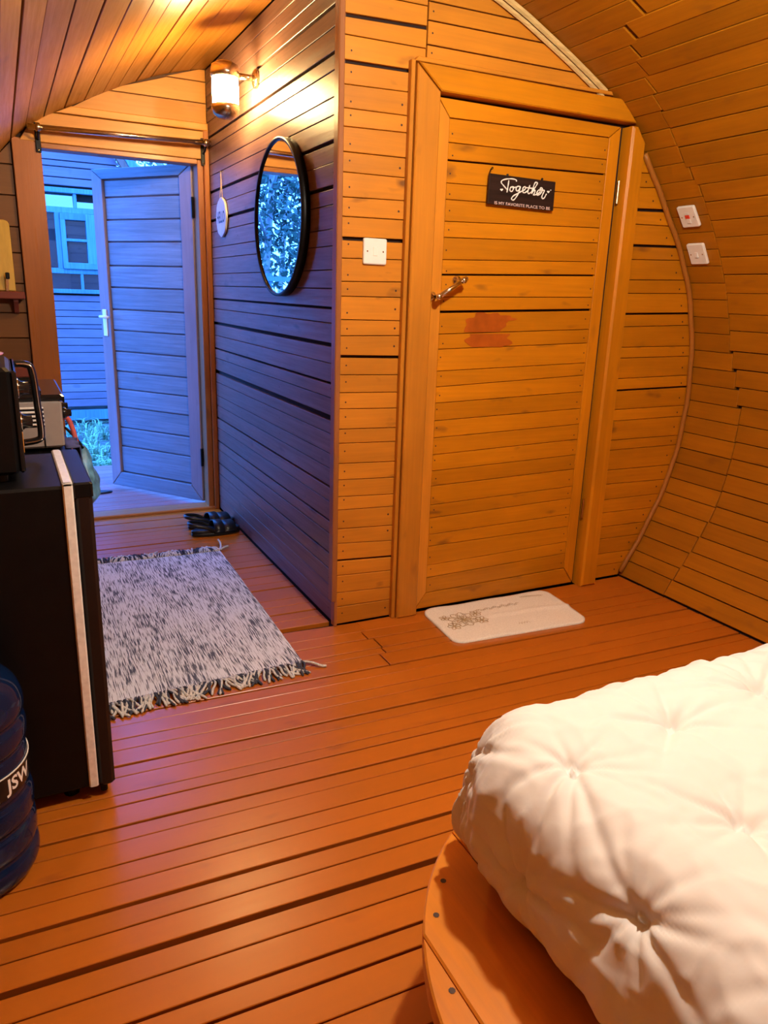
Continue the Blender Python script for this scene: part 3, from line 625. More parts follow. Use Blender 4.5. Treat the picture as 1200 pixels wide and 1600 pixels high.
# ------------------------------------------------------------------ ceiling lamp (above the frame)
LX, LY, LZ_ = .0, -1.42, 2.215
cl = tag(empty('ceiling_lamp', (LX, LY, LZ_)), 'bare warm bulb in a white holder on the vault ridge', 'lamp')
G().lathe([(.045, LZ_), (.045, LZ_-.012), (.022, LZ_-.02), (.02, LZ_-.06), (0, LZ_-.06)], (LX, LY, 0), 20).go('holder', M['white'], cl, True)
M['bulb'] = plain('lit_bulb', (1, .9, .7), .4, emit=WARM, es=CEIL_W, vary=.01)
G().lathe([(0, LZ_-.06), (.014, LZ_-.062), (.018, LZ_-.08), (.033, LZ_-.11), (.036, LZ_-.13), (.028, LZ_-.153), (.012, LZ_-.163), (0, LZ_-.165)], (LX, LY, 0), 20).go('bulb', M['bulb'], cl, True)
pl_ = bpy.data.lights.new('bulb_light', 'POINT'); pl_.energy = CEIL_W; pl_.color = WARM; pl_.shadow_soft_size = .036
plo = bpy.data.objects.new('bulb_light', pl_); COL.objects.link(plo); plo.parent = cl; plo.location = (0, 0, -.21)

# ------------------------------------------------------------------ mirror
MY, MZ, MR = .545, 1.463, .279
mi = tag(empty('mirror', (0, MY, MZ)), 'round wall mirror in a deep black rim on the hall wall', 'mirror')
G().lathe([(MR-.006, -.024), (MR-.006, -.034), (MR+.004, -.034), (MR+.004, -.002), (MR-.006, -.002), (MR-.006, -.024)], (0, MY, MZ), 96, 'x', False).go('rim', M['black'], mi, True)
G().lathe([(0, -.027), (MR-.004, -.027), (MR-.004, -.020), (0, -.020)], (0, MY, MZ), 96, 'x').go('glass', M['mirror'], mi)

# ------------------------------------------------------------------ HELLO plaque
hp = tag(empty('hanging_plaque', (0, 1.445, 1.535)), 'small pale scalloped plaque reading HELLO on a string', 'sign')
sc = []
for i in range(72):
    a = 2*math.pi*i/72; k = 1+.05*abs(math.cos(4*a))
    sc.append((-.012, 1.445+.088*k*math.cos(a), 1.532+.086*k*math.sin(a)))
prism('board', sc, (-1, 0, 0), .009, M['plaque'], hp, .002)
v, f = text_geo('HELLO', .056, .0012)
mesh('lettering', [(-.0127, 1.445-x*.82, 1.53+y*1.3) for x, y, z in v], [q for q in f], M['ink'], hp)
G().tube([(-.008, 1.47, 1.62), (-.006, 1.452, 1.68), (-.006, 1.448, 1.737)], .0018, 6).go('string', M['string'], hp)
G().tube([(-.008, 1.425, 1.62), (-.006, 1.440, 1.68), (-.006, 1.448, 1.737)], .0018, 6).go('string', M['string'], hp)
G().tube([(-.010, 1.448, 1.737), (.0, 1.448, 1.735)], .003, 6).go('nail', M['chrome'], hp)

# ------------------------------------------------------------------ Together sign
SGY = -.028
sg = tag(empty('door_sign', (.686, SGY, 1.56)), 'dark wooden sign lettered Together on the bathroom door', 'sign')
TL, TR, BR, BL = Vector((.545, 0, 1.611)), Vector((.828, 0, 1.608)), Vector((.828, 0, 1.511)), Vector((.544, 0, 1.514))
prism('board', [Vector((p.x, SGY, p.z)) for p in (TL, TR, BR, BL)], (0, -1, 0), .010, M['sign'], sg, .0015)
ctl, ctr, cbr, cbl = (110, 200), (1095, 325), (1055, 760), (75, 650)
def sgn(px, py):
    u, vv = .5, .5
    for _ in range(12):
        fx = (1-u)*(1-vv)*ctl[0]+u*(1-vv)*ctr[0]+u*vv*cbr[0]+(1-u)*vv*cbl[0]-px; fy_ = (1-u)*(1-vv)*ctl[1]+u*(1-vv)*ctr[1]+u*vv*cbr[1]+(1-u)*vv*cbl[1]-py
        a = (1-vv)*(ctr[0]-ctl[0])+vv*(cbr[0]-cbl[0]); b = (1-u)*(cbl[0]-ctl[0])+u*(cbr[0]-ctr[0]); c = (1-vv)*(ctr[1]-ctl[1])+vv*(cbr[1]-cbl[1]); d = (1-u)*(cbl[1]-ctl[1])+u*(cbr[1]-ctr[1])
        det = a*d-b*c; u -= (d*fx-b*fy_)/det; vv -= (-c*fx+a*fy_)/det
    p = TL*(1-u)*(1-vv)+TR*u*(1-vv)+BR*u*vv+BL*(1-u)*vv
    return Vector((p.x, SGY-.0012, p.z))
STR = [[(345, 440), (300, 385), (265, 340), (278, 308), (340, 287), (420, 283), (478, 296), (490, 322)], [(376, 305), (366, 370), (356, 430), (347, 485)],
       [(432, 398), (402, 412), (390, 445), (402, 470), (426, 464), (441, 430), (432, 400), (458, 412), (482, 404)],
       [(542, 395), (502, 397), (482, 430), (492, 462), (520, 452), (545, 398), (528, 470), (492, 540), (452, 592), (426, 598), (414, 574), (442, 536), (500, 502), (562, 468)],
       [(562, 466), (610, 444), (626, 414), (606, 398), (582, 430), (582, 474), (606, 490), (642, 470)],
       [(640, 472), (668, 440), (688, 378), (668, 440), (657, 482), (672, 502), (702, 484)], [(632, 412), (736, 426)],
       [(700, 488), (758, 424), (802, 356), (792, 332), (766, 346), (736, 424), (714, 502), (744, 458), (766, 450), (762, 490), (744, 522), (772, 520)],
       [(772, 520), (830, 492), (846, 458), (826, 446), (796, 490), (802, 524), (842, 514)],
       [(842, 514), (872, 470), (880, 432), (864, 412), (850, 428), (872, 452), (912, 452), (892, 500), (872, 550), (882, 578), (912, 564), (944, 506)]]
lt = G()
for st in STR:
    q = [sgn(p.x, p.y) for p in loop_smooth([Vector((a, b, 0)) for a, b in st], 6)]
    lt.tube(q, [.0016+.0009*abs(math.sin(i*.35)) for i in range(len(q))], 6)
def heart(cx, cy, s):
    pts = []
    for i in range(20):
        a = 2*math.pi*i/20; x = 16*math.sin(a)**3; y_ = 13*math.cos(a)-5*math.cos(2*a)-2*math.cos(3*a)-math.cos(4*a)
        pts.append(sgn(cx+x*s, cy-y_*s))
    lt.add([p+Vector((0, -.0006, 0)) for p in pts], [tuple(range(20))])
heart(268, 445, 1.4); heart(972, 475, 1.4); heart(1010, 450, .6)
lt.go('script_lettering', M['paintwhite'], sg)
v, f = text_geo('IS MY FAVORITE PLACE TO BE', 1.0, .012)
x0, x1 = min(p[0] for p in v), max(p[0] for p in v); y0, y1 = min(p[1] for p in v), max(p[1] for p in v)
mesh('small_lettering', [sgn(165+(p[0]-x0)/(x1-x0)*835, 637+(p[0]-x0)/(x1-x0)*92-((p[1]-y0)/(y1-y0)-.5)*46) for p in v], f, M['pinkwhite'], sg)
hk = [(.5485, SGY+.008, 1.611), (.5475, SGY+.004, 1.622), (.551, SGY-.002, 1.630), (.557, SGY+.004, 1.627), (.558, -.006, 1.624)]
G().tube(loop_smooth(hk, 5), .0016, 6).go('wire_hook', M['black'], sg)
for u_ in (.62, .77): G().lathe([(.004, 0), (.004, .006), (0, .008)], (u_, SGY+.005, 1.609), 8).go('hanging_eye', M['black'], sg)
G().box((.60, SGY+.010, 1.53), (.78, -.0045, 1.59)).go('back_batten', M['sign'], sg)

# ------------------------------------------------------------------ switches
def switch(name, label, center, nrm, up, w, h, kind):
    n = Vector(nrm).normalized(); u = Vector(up); u = (u-n*u.dot(n)).normalized(); rgt = u.cross(n)
    c = Vector(center); root = tag(empty(name, c), label, 'switch')
    def P(x, y, z): return c+rgt*x+u*y+n*z
    k = .006; pts = []
    for cx, cy, a0 in ((w/2-k, h/2-k, 0), (-w/2+k, h/2-k, 90), (-w/2+k, -h/2+k, 180), (w/2-k, -h/2+k, 270)):
        for j in range(4):
            a = math.radians(a0+j*30); pts.append((cx+k*math.cos(a), cy+k*math.sin(a)))
    prism('plate', [P(x, y, .010) for x, y in pts], n, .010, M['white'], root, .003)
    if kind == 'rocker':
        prism('rocker', [P(x, y, z) for x, y, z in ((-.006, -.012, .0145), (.006, -.012, .0145), (.006, .010, .0115), (-.006, .010, .0115))], n, .004, M['white'], root, .0008)
        prism('rocker_shadow', [P(x, y, .0108) for x, y in ((-.0072, -.0142), (.0072, -.0142), (.0072, -.0125), (-.0072, -.0125))], n, .0006, M['nail'], root, .0001)
    elif kind == 'double':
        prism('rocker', [P(x, y, .0125) for x, y in ((-.009, -.026), (.009, -.026), (.009, -.006), (-.009, -.006))], n, .002, M['white'], root, .0008)
        prism('rocker', [P(x, y, .0135) for x, y in ((-.010, -.005), (.010, -.005), (.010, .009), (-.010, .009))], n, .003, M['red'], root, .0008)
        prism('rocker', [P(x, y, .0125) for x, y in ((-.009, .010), (.009, .010), (.009, .020), (-.009, .020))], n, .002, M['white'], root, .0008)
    else:
        prism('fuse_carrier', [P(x, y, .0115) for x, y in ((-.008, -.014), (.008, -.014), (.008, .014), (-.008, .014))], n, .002, M['white'], root, .001)
    for sx in (-1, 1):
        prism('screw', [P(sx*w*.34+.0028*math.cos(a), .0028*math.sin(a), .0107) for a in [j*math.pi/4 for j in range(8)]], n, .001, M['brass'], root, .0003)
switch('wall_switch', 'white square switch plate left of the bathroom door', (.1235, -.001, 1.335), (0, -1, 0), (0, 0, 1), .085, .082, 'fuse')
for s, y, lab, kd in ((1.650, -.104, 'white cooker switch with a red rocker, upper on the curved wall', 'double'), (1.488, -.090, 'white light switch, lower of two on the curved wall', 'rocker')):
    (x, z), (nx, nz) = PS(s), NS(s); sl = PS(s+.04); up = (sl[0]-x, 0, sl[1]-z)
    switch('wall_switch', lab, (x+nx*.0025, y, z+nz*.0025), (nx, 0, nz), up, .084, .088, kd)

# ------------------------------------------------------------------ rug
rg = tag(empty('rug', (-.53, .36, 0)), 'fringed woven rug in white and navy flecks on the hall floor', 'rug')
RC = [(-.866, -.268), (-.212, -.236), (-.185, .962), (-.85, .985)]
def rp(u, v): 
    a = Vector(RC[0])*(1-u)+Vector(RC[1])*u; b = Vector(RC[3])*(1-u)+Vector(RC[2])*u; return a*(1-v)+b*v
NU, NV = 40, 70; rv = []; rf = []
for j in range(NV+1):
    for i in range(NU+1):
        p = rp(i/NU, j/NV); w = .006*noise.noise(Vector((p.x*6, p.y*4, 3))) if j in (0, NV) or i in (0, NU) else 0
        rv.append((p.x+w, p.y+w, .0075+.0025*noise.noise(Vector((p.x*7, p.y*5, 0)))))
for j in range(NV):
    for i in range(NU): a = j*(NU+1)+i; rf.append((a, a+1, a+NU+2, a+NU+1))
n0 = len(rv); ring = [i for i in range(NU+1)]+[j*(NU+1)+NU for j in range(1, NV+1)]+[NV*(NU+1)+i for i in range(NU-1, -1, -1)]+[j*(NU+1) for j in range(NV-1, 0, -1)]
rv += [(rv[i][0], rv[i][1], .0012) for i in ring]
for k in range(len(ring)): k2 = (k+1) % len(ring); rf.append((ring[k], n0+k, n0+k2, ring[k2]))
mesh('woven_field', rv, rf, M['rug'], rg)
random.seed(5)
for end in (0, 1):
    u = 0.0
    while u < 1.0:
        p = rp(u, end); sgnv = -1 if end == 0 else 1; bunch = math.sin(u*23+end)*.02
        for k in range(2):
            L_ = random.uniform(.05, .085); dx = bunch+random.uniform(-.03, .03)
            q = [(p.x+random.uniform(-.003, .003), p.y-sgnv*.004, .008), (p.x+dx*.3, p.y+sgnv*L_*.35, .012+random.uniform(0, .006)), (p.x+dx*.8+random.uniform(-.008, .008), p.y+sgnv*L_*.7, .008), (p.x+dx*1.3, p.y+sgnv*L_, .005)]
            G().tube(loop_smooth(q, 3), [.0042]*7+[.0046, .0046, .003], 5).go('tassel', M['tassel_w'] if random.random() < .58 else M['tassel_d'], rg, True)
        u += random.uniform(.011, .019)
for q, m in (([(-.214, -.236, .008), (-.19, -.262, .012), (-.165, -.285, .006), (-.150, -.29, .006)], 'tassel_w'), ([(-.190, .965, .008), (-.172, 1.0, .012), (-.165, 1.04, .02), (-.17, 1.06, .03)], 'tassel_w'), ([(-.188, .965, .008), (-.158, .99, .012), (-.135, 1.01, .008)], 'tassel_w')):
    G().tube(loop_smooth(q, 4), .005, 6).go('tassel', M[m], rg, True)

# ------------------------------------------------------------------ bath mat
bm = tag(empty('bath_mat', (.65, -.17, 0)), 'cream bath mat with tan floral print before the bathroom door', 'mat')
BC = [(.338, -.318), (.925, -.352), (.965, -.026), (.362, -.018)]
def bp(u, v):
    a = Vector(BC[0])*(1-u)+Vector(BC[1])*u; b = Vector(BC[3])*(1-u)+Vector(BC[2])*u; return a*(1-v)+b*v
NU, NV = 60, 34; W_, H_ = .6, .32; bv = []; bf = []
def zb(u, v):
    return .010+.004*noise.noise(Vector((u*5, v*3, 9)))+.006*max(0, 1-abs(v-.45-.08*math.sin(u*3))/.06)*(.3+.7*u)
def rc_(u, v):   # squeeze the unit square into a rounded rectangle
    x, y = (u-.5)*W_, (v-.5)*H_; R = .045; hx, hy = W_/2-R, H_/2-R
    cx, cy = max(-hx, min(hx, x)), max(-hy, min(hy, y)); dx, dy_ = x-cx, y-cy; m_ = max(abs(dx), abs(dy_))
    if m_ > 1e-6:
        l = math.hypot(dx, dy_); k = m_/l; dx *= k; dy_ *= k
    return (cx+dx)/W_+.5, (cy+dy_)/H_+.5
for j in range(NV+1):
    for i in range(NU+1):
        u, v_ = rc_(i/NU, j/NV); p = bp(u, v_); bv.append((p.x, p.y, zb(u, v_)))
for j in range(NV):
    for i in range(NU): a = j*(NU+1)+i; bf.append((a, a+1, a+NU+2, a+NU+1))
ring = [i for i in range(NU+1)]+[j*(NU+1)+NU for j in range(1, NV+1)]+[NV*(NU+1)+i for i in range(NU-1, -1, -1)]+[j*(NU+1) for j in range(NV-1, 0, -1)]
n0 = len(bv); bv += [(bv[i][0], bv[i][1], .0013) for i in ring]
for k in range(len(ring)): k2 = (k+1) % len(ring); bf.append((ring[k], n0+k, n0+k2, ring[k2]))
mesh('towelling', bv, bf, M['mat'], bm, True)
pg = G(); random.seed(8)
def pline(pts, r=.0010):
    pg.tube([Vector((*bp(u, v_), zb(u, v_)+.0007)) for u, v_ in pts], r, 4, ry=.4)
for (cu, cv, R0, npet) in ((.20, .55, .19, 9), (.20, .55, .11, 7), (.10, .42, .09, 6), (.31, .45, .09, 6), (.32, .66, .08, 6), (.09, .66, .07, 5)):
    for k in range(npet):
        a0 = 2*math.pi*k/npet
        for sgk in (.35, .6):
            pline([(cu+R0*.55*(t*math.cos(a0+sgk*math.sin(t*math.pi)*s_)), cv+R0*1.05*(t*math.sin(a0+sgk*math.sin(t*math.pi)*s_))) for s_ in (1,) for t in [q/8 for q in range(9)]])
            pline([(cu+R0*.55*(t*math.cos(a0-sgk*math.sin(t*math.pi))), cv+R0*1.05*(t*math.sin(a0-sgk*math.sin(t*math.pi)))) for t in [q/8 for q in range(9)]])
for k in range(26):
    u0, v0 = .35+k*.013, .72+.02*math.sin(k*1.3); pline([(u0+.012*math.cos(q), v0+.02*math.sin(q)) for q in [j*.6 for j in range(8)]], .0009)
for k in range(14):
    u0, v0 = .76+k*.012, .90-.004*k; pline([(u0+.010*math.cos(q), v0+.02*math.sin(q)) for q in [j*.6 for j in range(8)]], .0008)
for k in range(4): pline([(.52+.02*k, .2), (.53+.02*k, .24), (.54+.02*k, .19)], .0009)
tag(pg.go('floral_print', M['print'], bm), kind='stuff')

# ------------------------------------------------------------------ slippers
def slipper(loc, rz, label):
    root = tag(empty('slipper', loc, rz), label, 'slipper', 'slippers by the hall wall')
    L_ = .25; out = []
    for i in range(40):
        a = 2*math.pi*i/40; x = L_/2*math.cos(a); w = .044+.010*(x/(L_/2)); y_ = w*math.copysign(abs(math.sin(a))**.8, math.sin(a)); out.append((x, y_))
    def slab(z0, z1, k0, k1, nm):
        v = [(x*k0, y_*k0, z0) for x, y_ in out]+[(x, y_, z0+.004) for x, y_ in out]+[(x, y_, z1-.004) for x, y_ in out]+[(x*k1, y_*k1, z1) for x, y_ in out]; n = 40
        f = [(r*n+j, r*n+(j+1) % n, (r+1)*n+(j+1) % n, (r+1)*n+j) for r in range(3) for j in range(n)]+[tuple(range(n))[::-1], tuple(3*n+j for j in range(n))]
        o = mesh(nm, v, f, M['rubber'], root, True, False); return o
    slab(.001, .018, .97, .98, 'outsole'); slab(.018, .034, .99, .93, 'footbed')
    # two broad straps arching over the forefoot
    for xc, w, hh in ((.055, .038, .062), (.005, .026, .070)):
        v = []; n = 14
        for k in range(n+1):
            a = math.pi*k/n
            for dx, dr in ((-w, 0), (w, 0), (w, .005), (-w, .005)):
                v.append((xc+dx*(.75+.25*abs(math.cos(a)))+.0, (.049+dr)*math.cos(a), .022+(hh-.022+dr)*math.sin(a)))
        f = [(k*4+j, k*4+(j+1) % 4, (k+1)*4+(j+1) % 4, (k+1)*4+j) for k in range(n) for j in range(4)]+[(0, 1, 2, 3), (n*4+3, n*4+2, n*4+1, n*4)]
        mesh('strap', v, f, M['rubber'], root, True, False)
    # raised heel band leaning back
    q = [(-.02, -.046, .03), (-.06, -.05, .052), (-.12, -.035, .066), (-.138, 0, .070), (-.12, .035, .066), (-.06, .05, .052), (-.02, .046, .03)]
    G().tube(loop_smooth(q, 5), .006, 8, ry=1.6).go('heel_strap', M['rubber'], root, True, world=False)
slipper((-.135, 1.245, 0), math.radians(4), 'black slipper lying nearer the rug beside the hall wall')
slipper((-.125, 1.385, 0), math.radians(8), 'black slipper lying nearer the entrance sill beside the hall wall')
sd = tag(empty('sandal', (-.60, 2.28, 0)), 'thin dark sandal lying on the deck outside the doorway', 'sandal')
G().lathe([(.0, 0), (.035, 0), (.037, .008), (.0, .010)], (0, 0, 0), 20).go('sole', M['rubber'], sd, True, world=False)
sd.scale = (2.6, 1.0, 1.0)
G().tube([(-.02, -.036, .006), (-.01, 0, .03), (-.02, .036, .006)], .004, 6).go('strap', M['paintwhite'], sd, True, world=False)
sd.location.z = -.006

# ------------------------------------------------------------------ fridge
FX0, FX1, FY0, FY1, FZ = -1.34, -.915, -.690, -.325, .785
fr = tag(empty('fridge', (-1.1, -.5, 0)), 'small black fridge with a pale metal edge strip', 'fridge')
G().rbox((FX0, FY0, .035), (FX1, FY1, FZ), .006).go('body', M['black'], fr)
G().rbox((FX1+.010, FY0-.004, .03), (-.868, FY1+.004, FZ+.004), .008).go('door', M['fridge_door'], fr)
G().rbox((FX1+.008, FY0-.005, FZ-.03), (-.866, FY1+.005, FZ+.006), .004).go('door_cap', M['black'], fr)
g = G().rbox((FX1-.012, FY0-.006, .036), (FX1+.009, FY0+.004, FZ+.008), .003); g.rbox((FX1-.012, FY0-.006, FZ-.002), (FX1+.009, FY1, FZ+.008), .003)
g.go('edge_strip', M['champagne'], fr)
G().rbox((FX1+.014, FY0+.01, .006), (-.885, FY0+.06, .031), .004).go('foot', M['black'], fr)
for x, y in ((FX0+.05, FY0+.05), (FX0+.05, FY1-.05), (FX1-.05, FY0+.05), (FX1-.05, FY1-.05)):
    G().lathe([(.018, .001), (.018, .036)], (x, y, 0), 12).go('foot', M['black'], fr)

# ------------------------------------------------------------------ microwave on the fridge
mw = tag(empty('microwave', (-1.17, -.5, FZ)), 'black microwave oven with knobs and a looped handle, on the fridge', 'microwave')
mz = FZ+.01
G().rbox((-1.335, -.635, mz+.008), (-1.003, -.335, mz+.235), .008).go('body', M['black'], mw)
G().rbox((-1.004, -.632, mz+.012), (-.992, -.338, mz+.228), .004).go('front_panel', M['gloss_black'], mw)
for z in (mz+.165, mz+.085):
    k = G().lathe([(.020, 0), (.020, .006), (.016, .010), (.015, .026), (.0, .028)], (-.992, -.40, z), 20, 'x').go('knob', M['gloss_black'], mw, True)
    G().lathe([(.024, .0), (.024, .004), (0, .005)], (-.992, -.40, z), 20, 'x').go('knob_ring', M['chrome'], k, True)
lp = loop_smooth([(-.992, -.36, mz+.218), (-.968, -.36, mz+.216), (-.955, -.36, mz+.200), (-.950, -.36, mz+.12), (-.947, -.36, mz+.05), (-.955, -.36, mz+.032), (-.992, -.36, mz+.026)], 6)
G().tube(lp, .0085, 10).go('loop_handle', M['gloss_black'], mw, True)
G().tube([p+Vector((.003, -.008, 0)) for p in lp], .0022, 6).go('handle_edge', M['chrome'], mw, True)
G().box((-.992, -.45, mz+.02), (-.989, -.43, mz+.065)).go('sticker', M['orangebar'], mw)
for x in (-1.30, -1.04):
    for y in (-.60, -.37): G().lathe([(.012, FZ+.0005), (.012, mz+.01)], (x, y, 0), 10).go('foot', M['rubber'], mw)
pt = tag(empty('plate', (-1.10, -.48, mz+.236)), 'white plate with a pink rim on top of the microwave', 'plate')
G().lathe([(0, .002), (.05, .0), (.06, .004), (.085, .014), (.085, .018), (.058, .009), (0, .006)], (-1.10, -.48, mz+.2355), 32).go('dish', M['ceramic'], pt, True)
G().lathe([(.080, .0165), (.087, .0185), (.089, .0175), (.087, .014), (.080, .013), (.080, .0165)], (-1.10, -.48, mz+.2355), 32, 'z', False).go('rim', M['pink'], pt, True)

# ------------------------------------------------------------------ side table, stove, hose, bag
TZ = .722
tb = tag(empty('side_table', (-1.1, .25, 0)), 'low black side table under the grey stove, behind the fridge', 'table')
G().rbox((-1.34, -.03, TZ-.025), (-.855, .50, TZ), .004).go('top', M['black'], tb)
for x in (-1.31, -.89):
    for y in (.0, .46): G().rbox((x-.015, y-.015, 0), (x+.015, y+.015, TZ-.026), .003).go('leg', M['black'], tb)
st = tag(empty('stove', (-1.08, .2, TZ)), 'grey tabletop stove with louvred side and black burner top', 'stove')
G().rbox((-1.28, .0, TZ+.012), (-.875, .40, TZ+.150), .006).go('body', M['grey'], st)
G().rbox((-1.285, -.004, TZ+.150), (-.866, .405, TZ+.168), .006).go('hob', M['gloss_black'], st)
for y in (.10, .29):
    for q in range(3): G().tube([(-1.2, y-.05+q*.05, TZ+.178), (-.93, y-.05+q*.05, TZ+.178)], .004, 6).go('grate_bar', M['black'], st)
    for x in (-1.2, -.93): G().tube([(x, y-.06, TZ+.172), (x, y+.06, TZ+.172)], .005, 6).go('grate_bar', M['black'], st)
for k in range(5):
    G().rbox((-1.00, -.006, TZ+.128-k*.012), (-.925, .001, TZ+.134-k*.012), .002).go('louvre', M['champagne'], st)
    G().rbox((-1.00, -.002, TZ+.1225-k*.012), (-.925, .001, TZ+.1275-k*.012), .001).go('vent_slot', M['black'], st)
G().tube(loop_smooth([(-1.0, -.001, TZ+.085), (-.955, -.001, TZ+.083), (-.932, -.001, TZ+.06), (-.928, -.001, TZ+.014)], 6), .002, 5).go('side_groove', M['black'], st)
for y in (.06, .2, .34): G().lathe([(.017, 0), (.017, .012), (.012, .016), (.011, .028), (0, .029)], (-.875, y, TZ+.105), 16, 'x').go('knob', M['gloss_black'], st, True)
for x in (-1.25, -.90):
    for y in (.03, .37): G().lathe([(.012, TZ+.0005), (.012, TZ+.013)], (x, y, 0), 10).go('foot', M['rubber'], st)
gh = tag(empty('gas_hose', (-.845, .25, .66)), 'red hose looping down the front of the side table', 'hose')
G().tube(loop_smooth([(-.864, .30, TZ+.05), (-.845, .28, TZ+.052), (-.832, .25, TZ+.01), (-.828, .22, .68), (-.835, .20, .63), (-.84, .23, .59), (-.838, .27, .62), (-.842, .29, .68)], 6), .008, 8).go('tube', M['hose'], gh, True)
tw = tag(empty('tea_towel', (-.845, .08, .62)), 'dark blue cloth draped over the table edge beside the stove', 'cloth')
v = []; f = []
for j in range(13):
    for i in range(9):
        y_ = .02+.16*i/8; t = j/12; sag = .008*math.sin(i*1.7+t*2)
        if t < .25: p = (-.872+.03*t/.25, y_, TZ+.003+.002*math.sin(i))
        else: p = (-.842+sag+.004, y_+.01*math.sin(t*6), TZ+.003-(t-.25)*.2)
        v.append(p)
for j in range(12):
    for i in range(8): a = j*9+i; f.append((a, a+1, a+10, a+9))
o = mesh('fabric', v, f, M['hoseb'], tw, True); sm_ = o.modifiers.new('s', 'SOLIDIFY'); sm_.thickness = .003
bgp = tag(empty('plastic_bag', (-.822, .36, .48)), 'crumpled pale blue plastic bag hanging at the table front', 'bag')
v = []; f = []; NA, NH = 22, 14
for j in range(NH+1):
    t = j/NH; R0 = .012+.062*math.sin(min(1, t*1.1)*math.pi*.5)**.8*(1 if t < .85 else 1-(t-.85)*4)
    for i in range(NA):
        a = 2*math.pi*i/NA; k = 1+.28*noise.noise(Vector((math.cos(a)*2, math.sin(a)*2, t*4)))
        v.append((-.800+max(R0*k*math.cos(a)*.62, -.036), .36+R0*k*math.sin(a)*1.1, .665-.20*t))
for j in range(NH):
    for i in range(NA): f.append((j*NA+i, j*NA+(i+1) % NA, (j+1)*NA+(i+1) % NA, (j+1)*NA+i))
f += [tuple(range(NA))[::-1], tuple(NH*NA+i for i in range(NA))]
mesh('bag_body', v, f, M['bagblue'], bgp, True)
G().tube(loop_smooth([(-.80, .34, .66), (-.825, .345, .70), (-.850, .36, TZ+.008), (-.825, .375, .70), (-.80, .38, .66)], 5), .004, 6).go('bag_handle', M['black'], bgp, True)

# ------------------------------------------------------------------ shelves by the entrance, cutting board, knife
def shelf(z, th, label, depth):
    root = tag(empty('wall_shelf', (-1.1, YF, z-th)), label, 'shelf')
    G().rbox((xl(z)+.03, YF-depth, z-th), (-.900, YF-.002, z), .004).go('board', M['redshelf'], root)
    for x in (-1.20, -.93):
        prism('bracket', [(x, YF-.002, z-th), (x, YF-.002, z-th-.07), (x, YF-.03, z-th-.06), (x, YF-depth+.02, z-th-.012), (x, YF-depth+.02, z-th)], (1, 0, 0), .02, M['redshelf'], root)
shelf(1.158, .034, 'dark red wall shelf carrying the cutting board, left of the doorway', .085)
shelf(.808, .045, 'lower dark red wall shelf, half hidden by the stove', .085)
cbd = tag(empty('cutting_board', (-1.02, 1.66, 1.158)), 'yellow wooden cutting board leaning on the upper shelf', 'cutting board')
pts = []
for cx, cz, a0 in ((-.958, 1.452, 0), (-1.13, 1.452, 90)):
    for j in range(5): a = math.radians(a0+j*22.5); pts.append((cx+.022*math.cos(a), cz+.022*math.sin(a)))
pts += [(-1.152, 1.1605), (-.936, 1.1605)]
prism('board', [(x, 1.648+(z-1.16)*.16, z) for x, z in pts], (0, -1, .16), .016, M['cutting'], cbd, .003)
kn = tag(empty('knife', (-.972, 1.637, 1.158)), 'kitchen knife with dark handle leaning against the cutting board', 'knife')
prism('blade', [(-.978, 1.634, 1.160), (-.966, 1.634, 1.160), (-.962, 1.638, 1.215), (-.974, 1.638, 1.215)], (0, -1, 0), .002, M['chrome'], kn, .0005)
G().rbox((-.974, 1.633, 1.212), (-.956, 1.643, 1.242), .003).go('grip', M['black'], kn)

# ------------------------------------------------------------------ water jug
JX, JY, JR = -1.178, -.832, .135
jg = tag(empty('water_jug', (JX, JY, 0)), 'large ribbed blue water jug standing beside the fridge', 'bottle')
prof = [(0, .006), (.05, .004), (.10, .001), (.122, .006), (JR, .03), (JR, .055), (.128, .07), (JR, .085), (JR, .12), (.128, .135), (JR, .15), (JR, .185), (.127, .20), (.131, .215), (.131, .285), (.127, .30), (JR, .315), (JR, .345), (.128, .36), (JR, .375), (.134, .40), (.122, .43), (.095, .457), (.06, .475), (.032, .482), (.030, .52), (0, .52)]
pr2 = [(p[0], p[1], 0) for p in prof]; sp = [(max(0, q.x), q.y) for q in loop_smooth(pr2, 3)]; sp[0] = (0, .006); sp[-1] = (0, .52)
G().lathe(sp, (JX, JY, 0), 56).go('body', M['jug'], jg, True)
G().lathe([(.036, .50), (.036, .535), (.030, .54), (0, .54)], (JX, JY, 0), 24).go('cap', M['jugcap'], jg, True)
def arcband(a0, a1, z0, z1, r, m, nm, slope=0.0):
    n = 20; v = []
    for i in range(n+1):
        a = math.radians(a0+(a1-a0)*i/n)
        for rr, z in ((r, z0), (r, z1), (r-.002, z1), (r-.002, z0)): v.append((JX+rr*math.cos(a), JY+rr*math.sin(a), z))
    f = [(i*4+j, i*4+(j+1) % 4, i*4+4+(j+1) % 4, i*4+4+j) for i in range(n) for j in range(4)]+[(3, 2, 1, 0), (n*4, n*4+1, n*4+2, n*4+3)]
    return mesh(nm, v, f, m, jg)
arcband(-56, 60, .222, .268, .1340, M['gloss_black'], 'label')
arcband(-56, 60, .268, .270, .1345, M['paintwhite'], 'label_border'); arcband(-56.5, -55.7, .222, .270, .1345, M['paintwhite'], 'label_border')
v, f = text_geo('JSW', .040, .0010)
mesh('label_lettering', [(JX+.1347*math.cos(math.radians(-32)+x/.134), JY+.1347*math.sin(math.radians(-32)+x/.134), .245+y) for x, y, z in v], f, M['paintwhite'], jg)

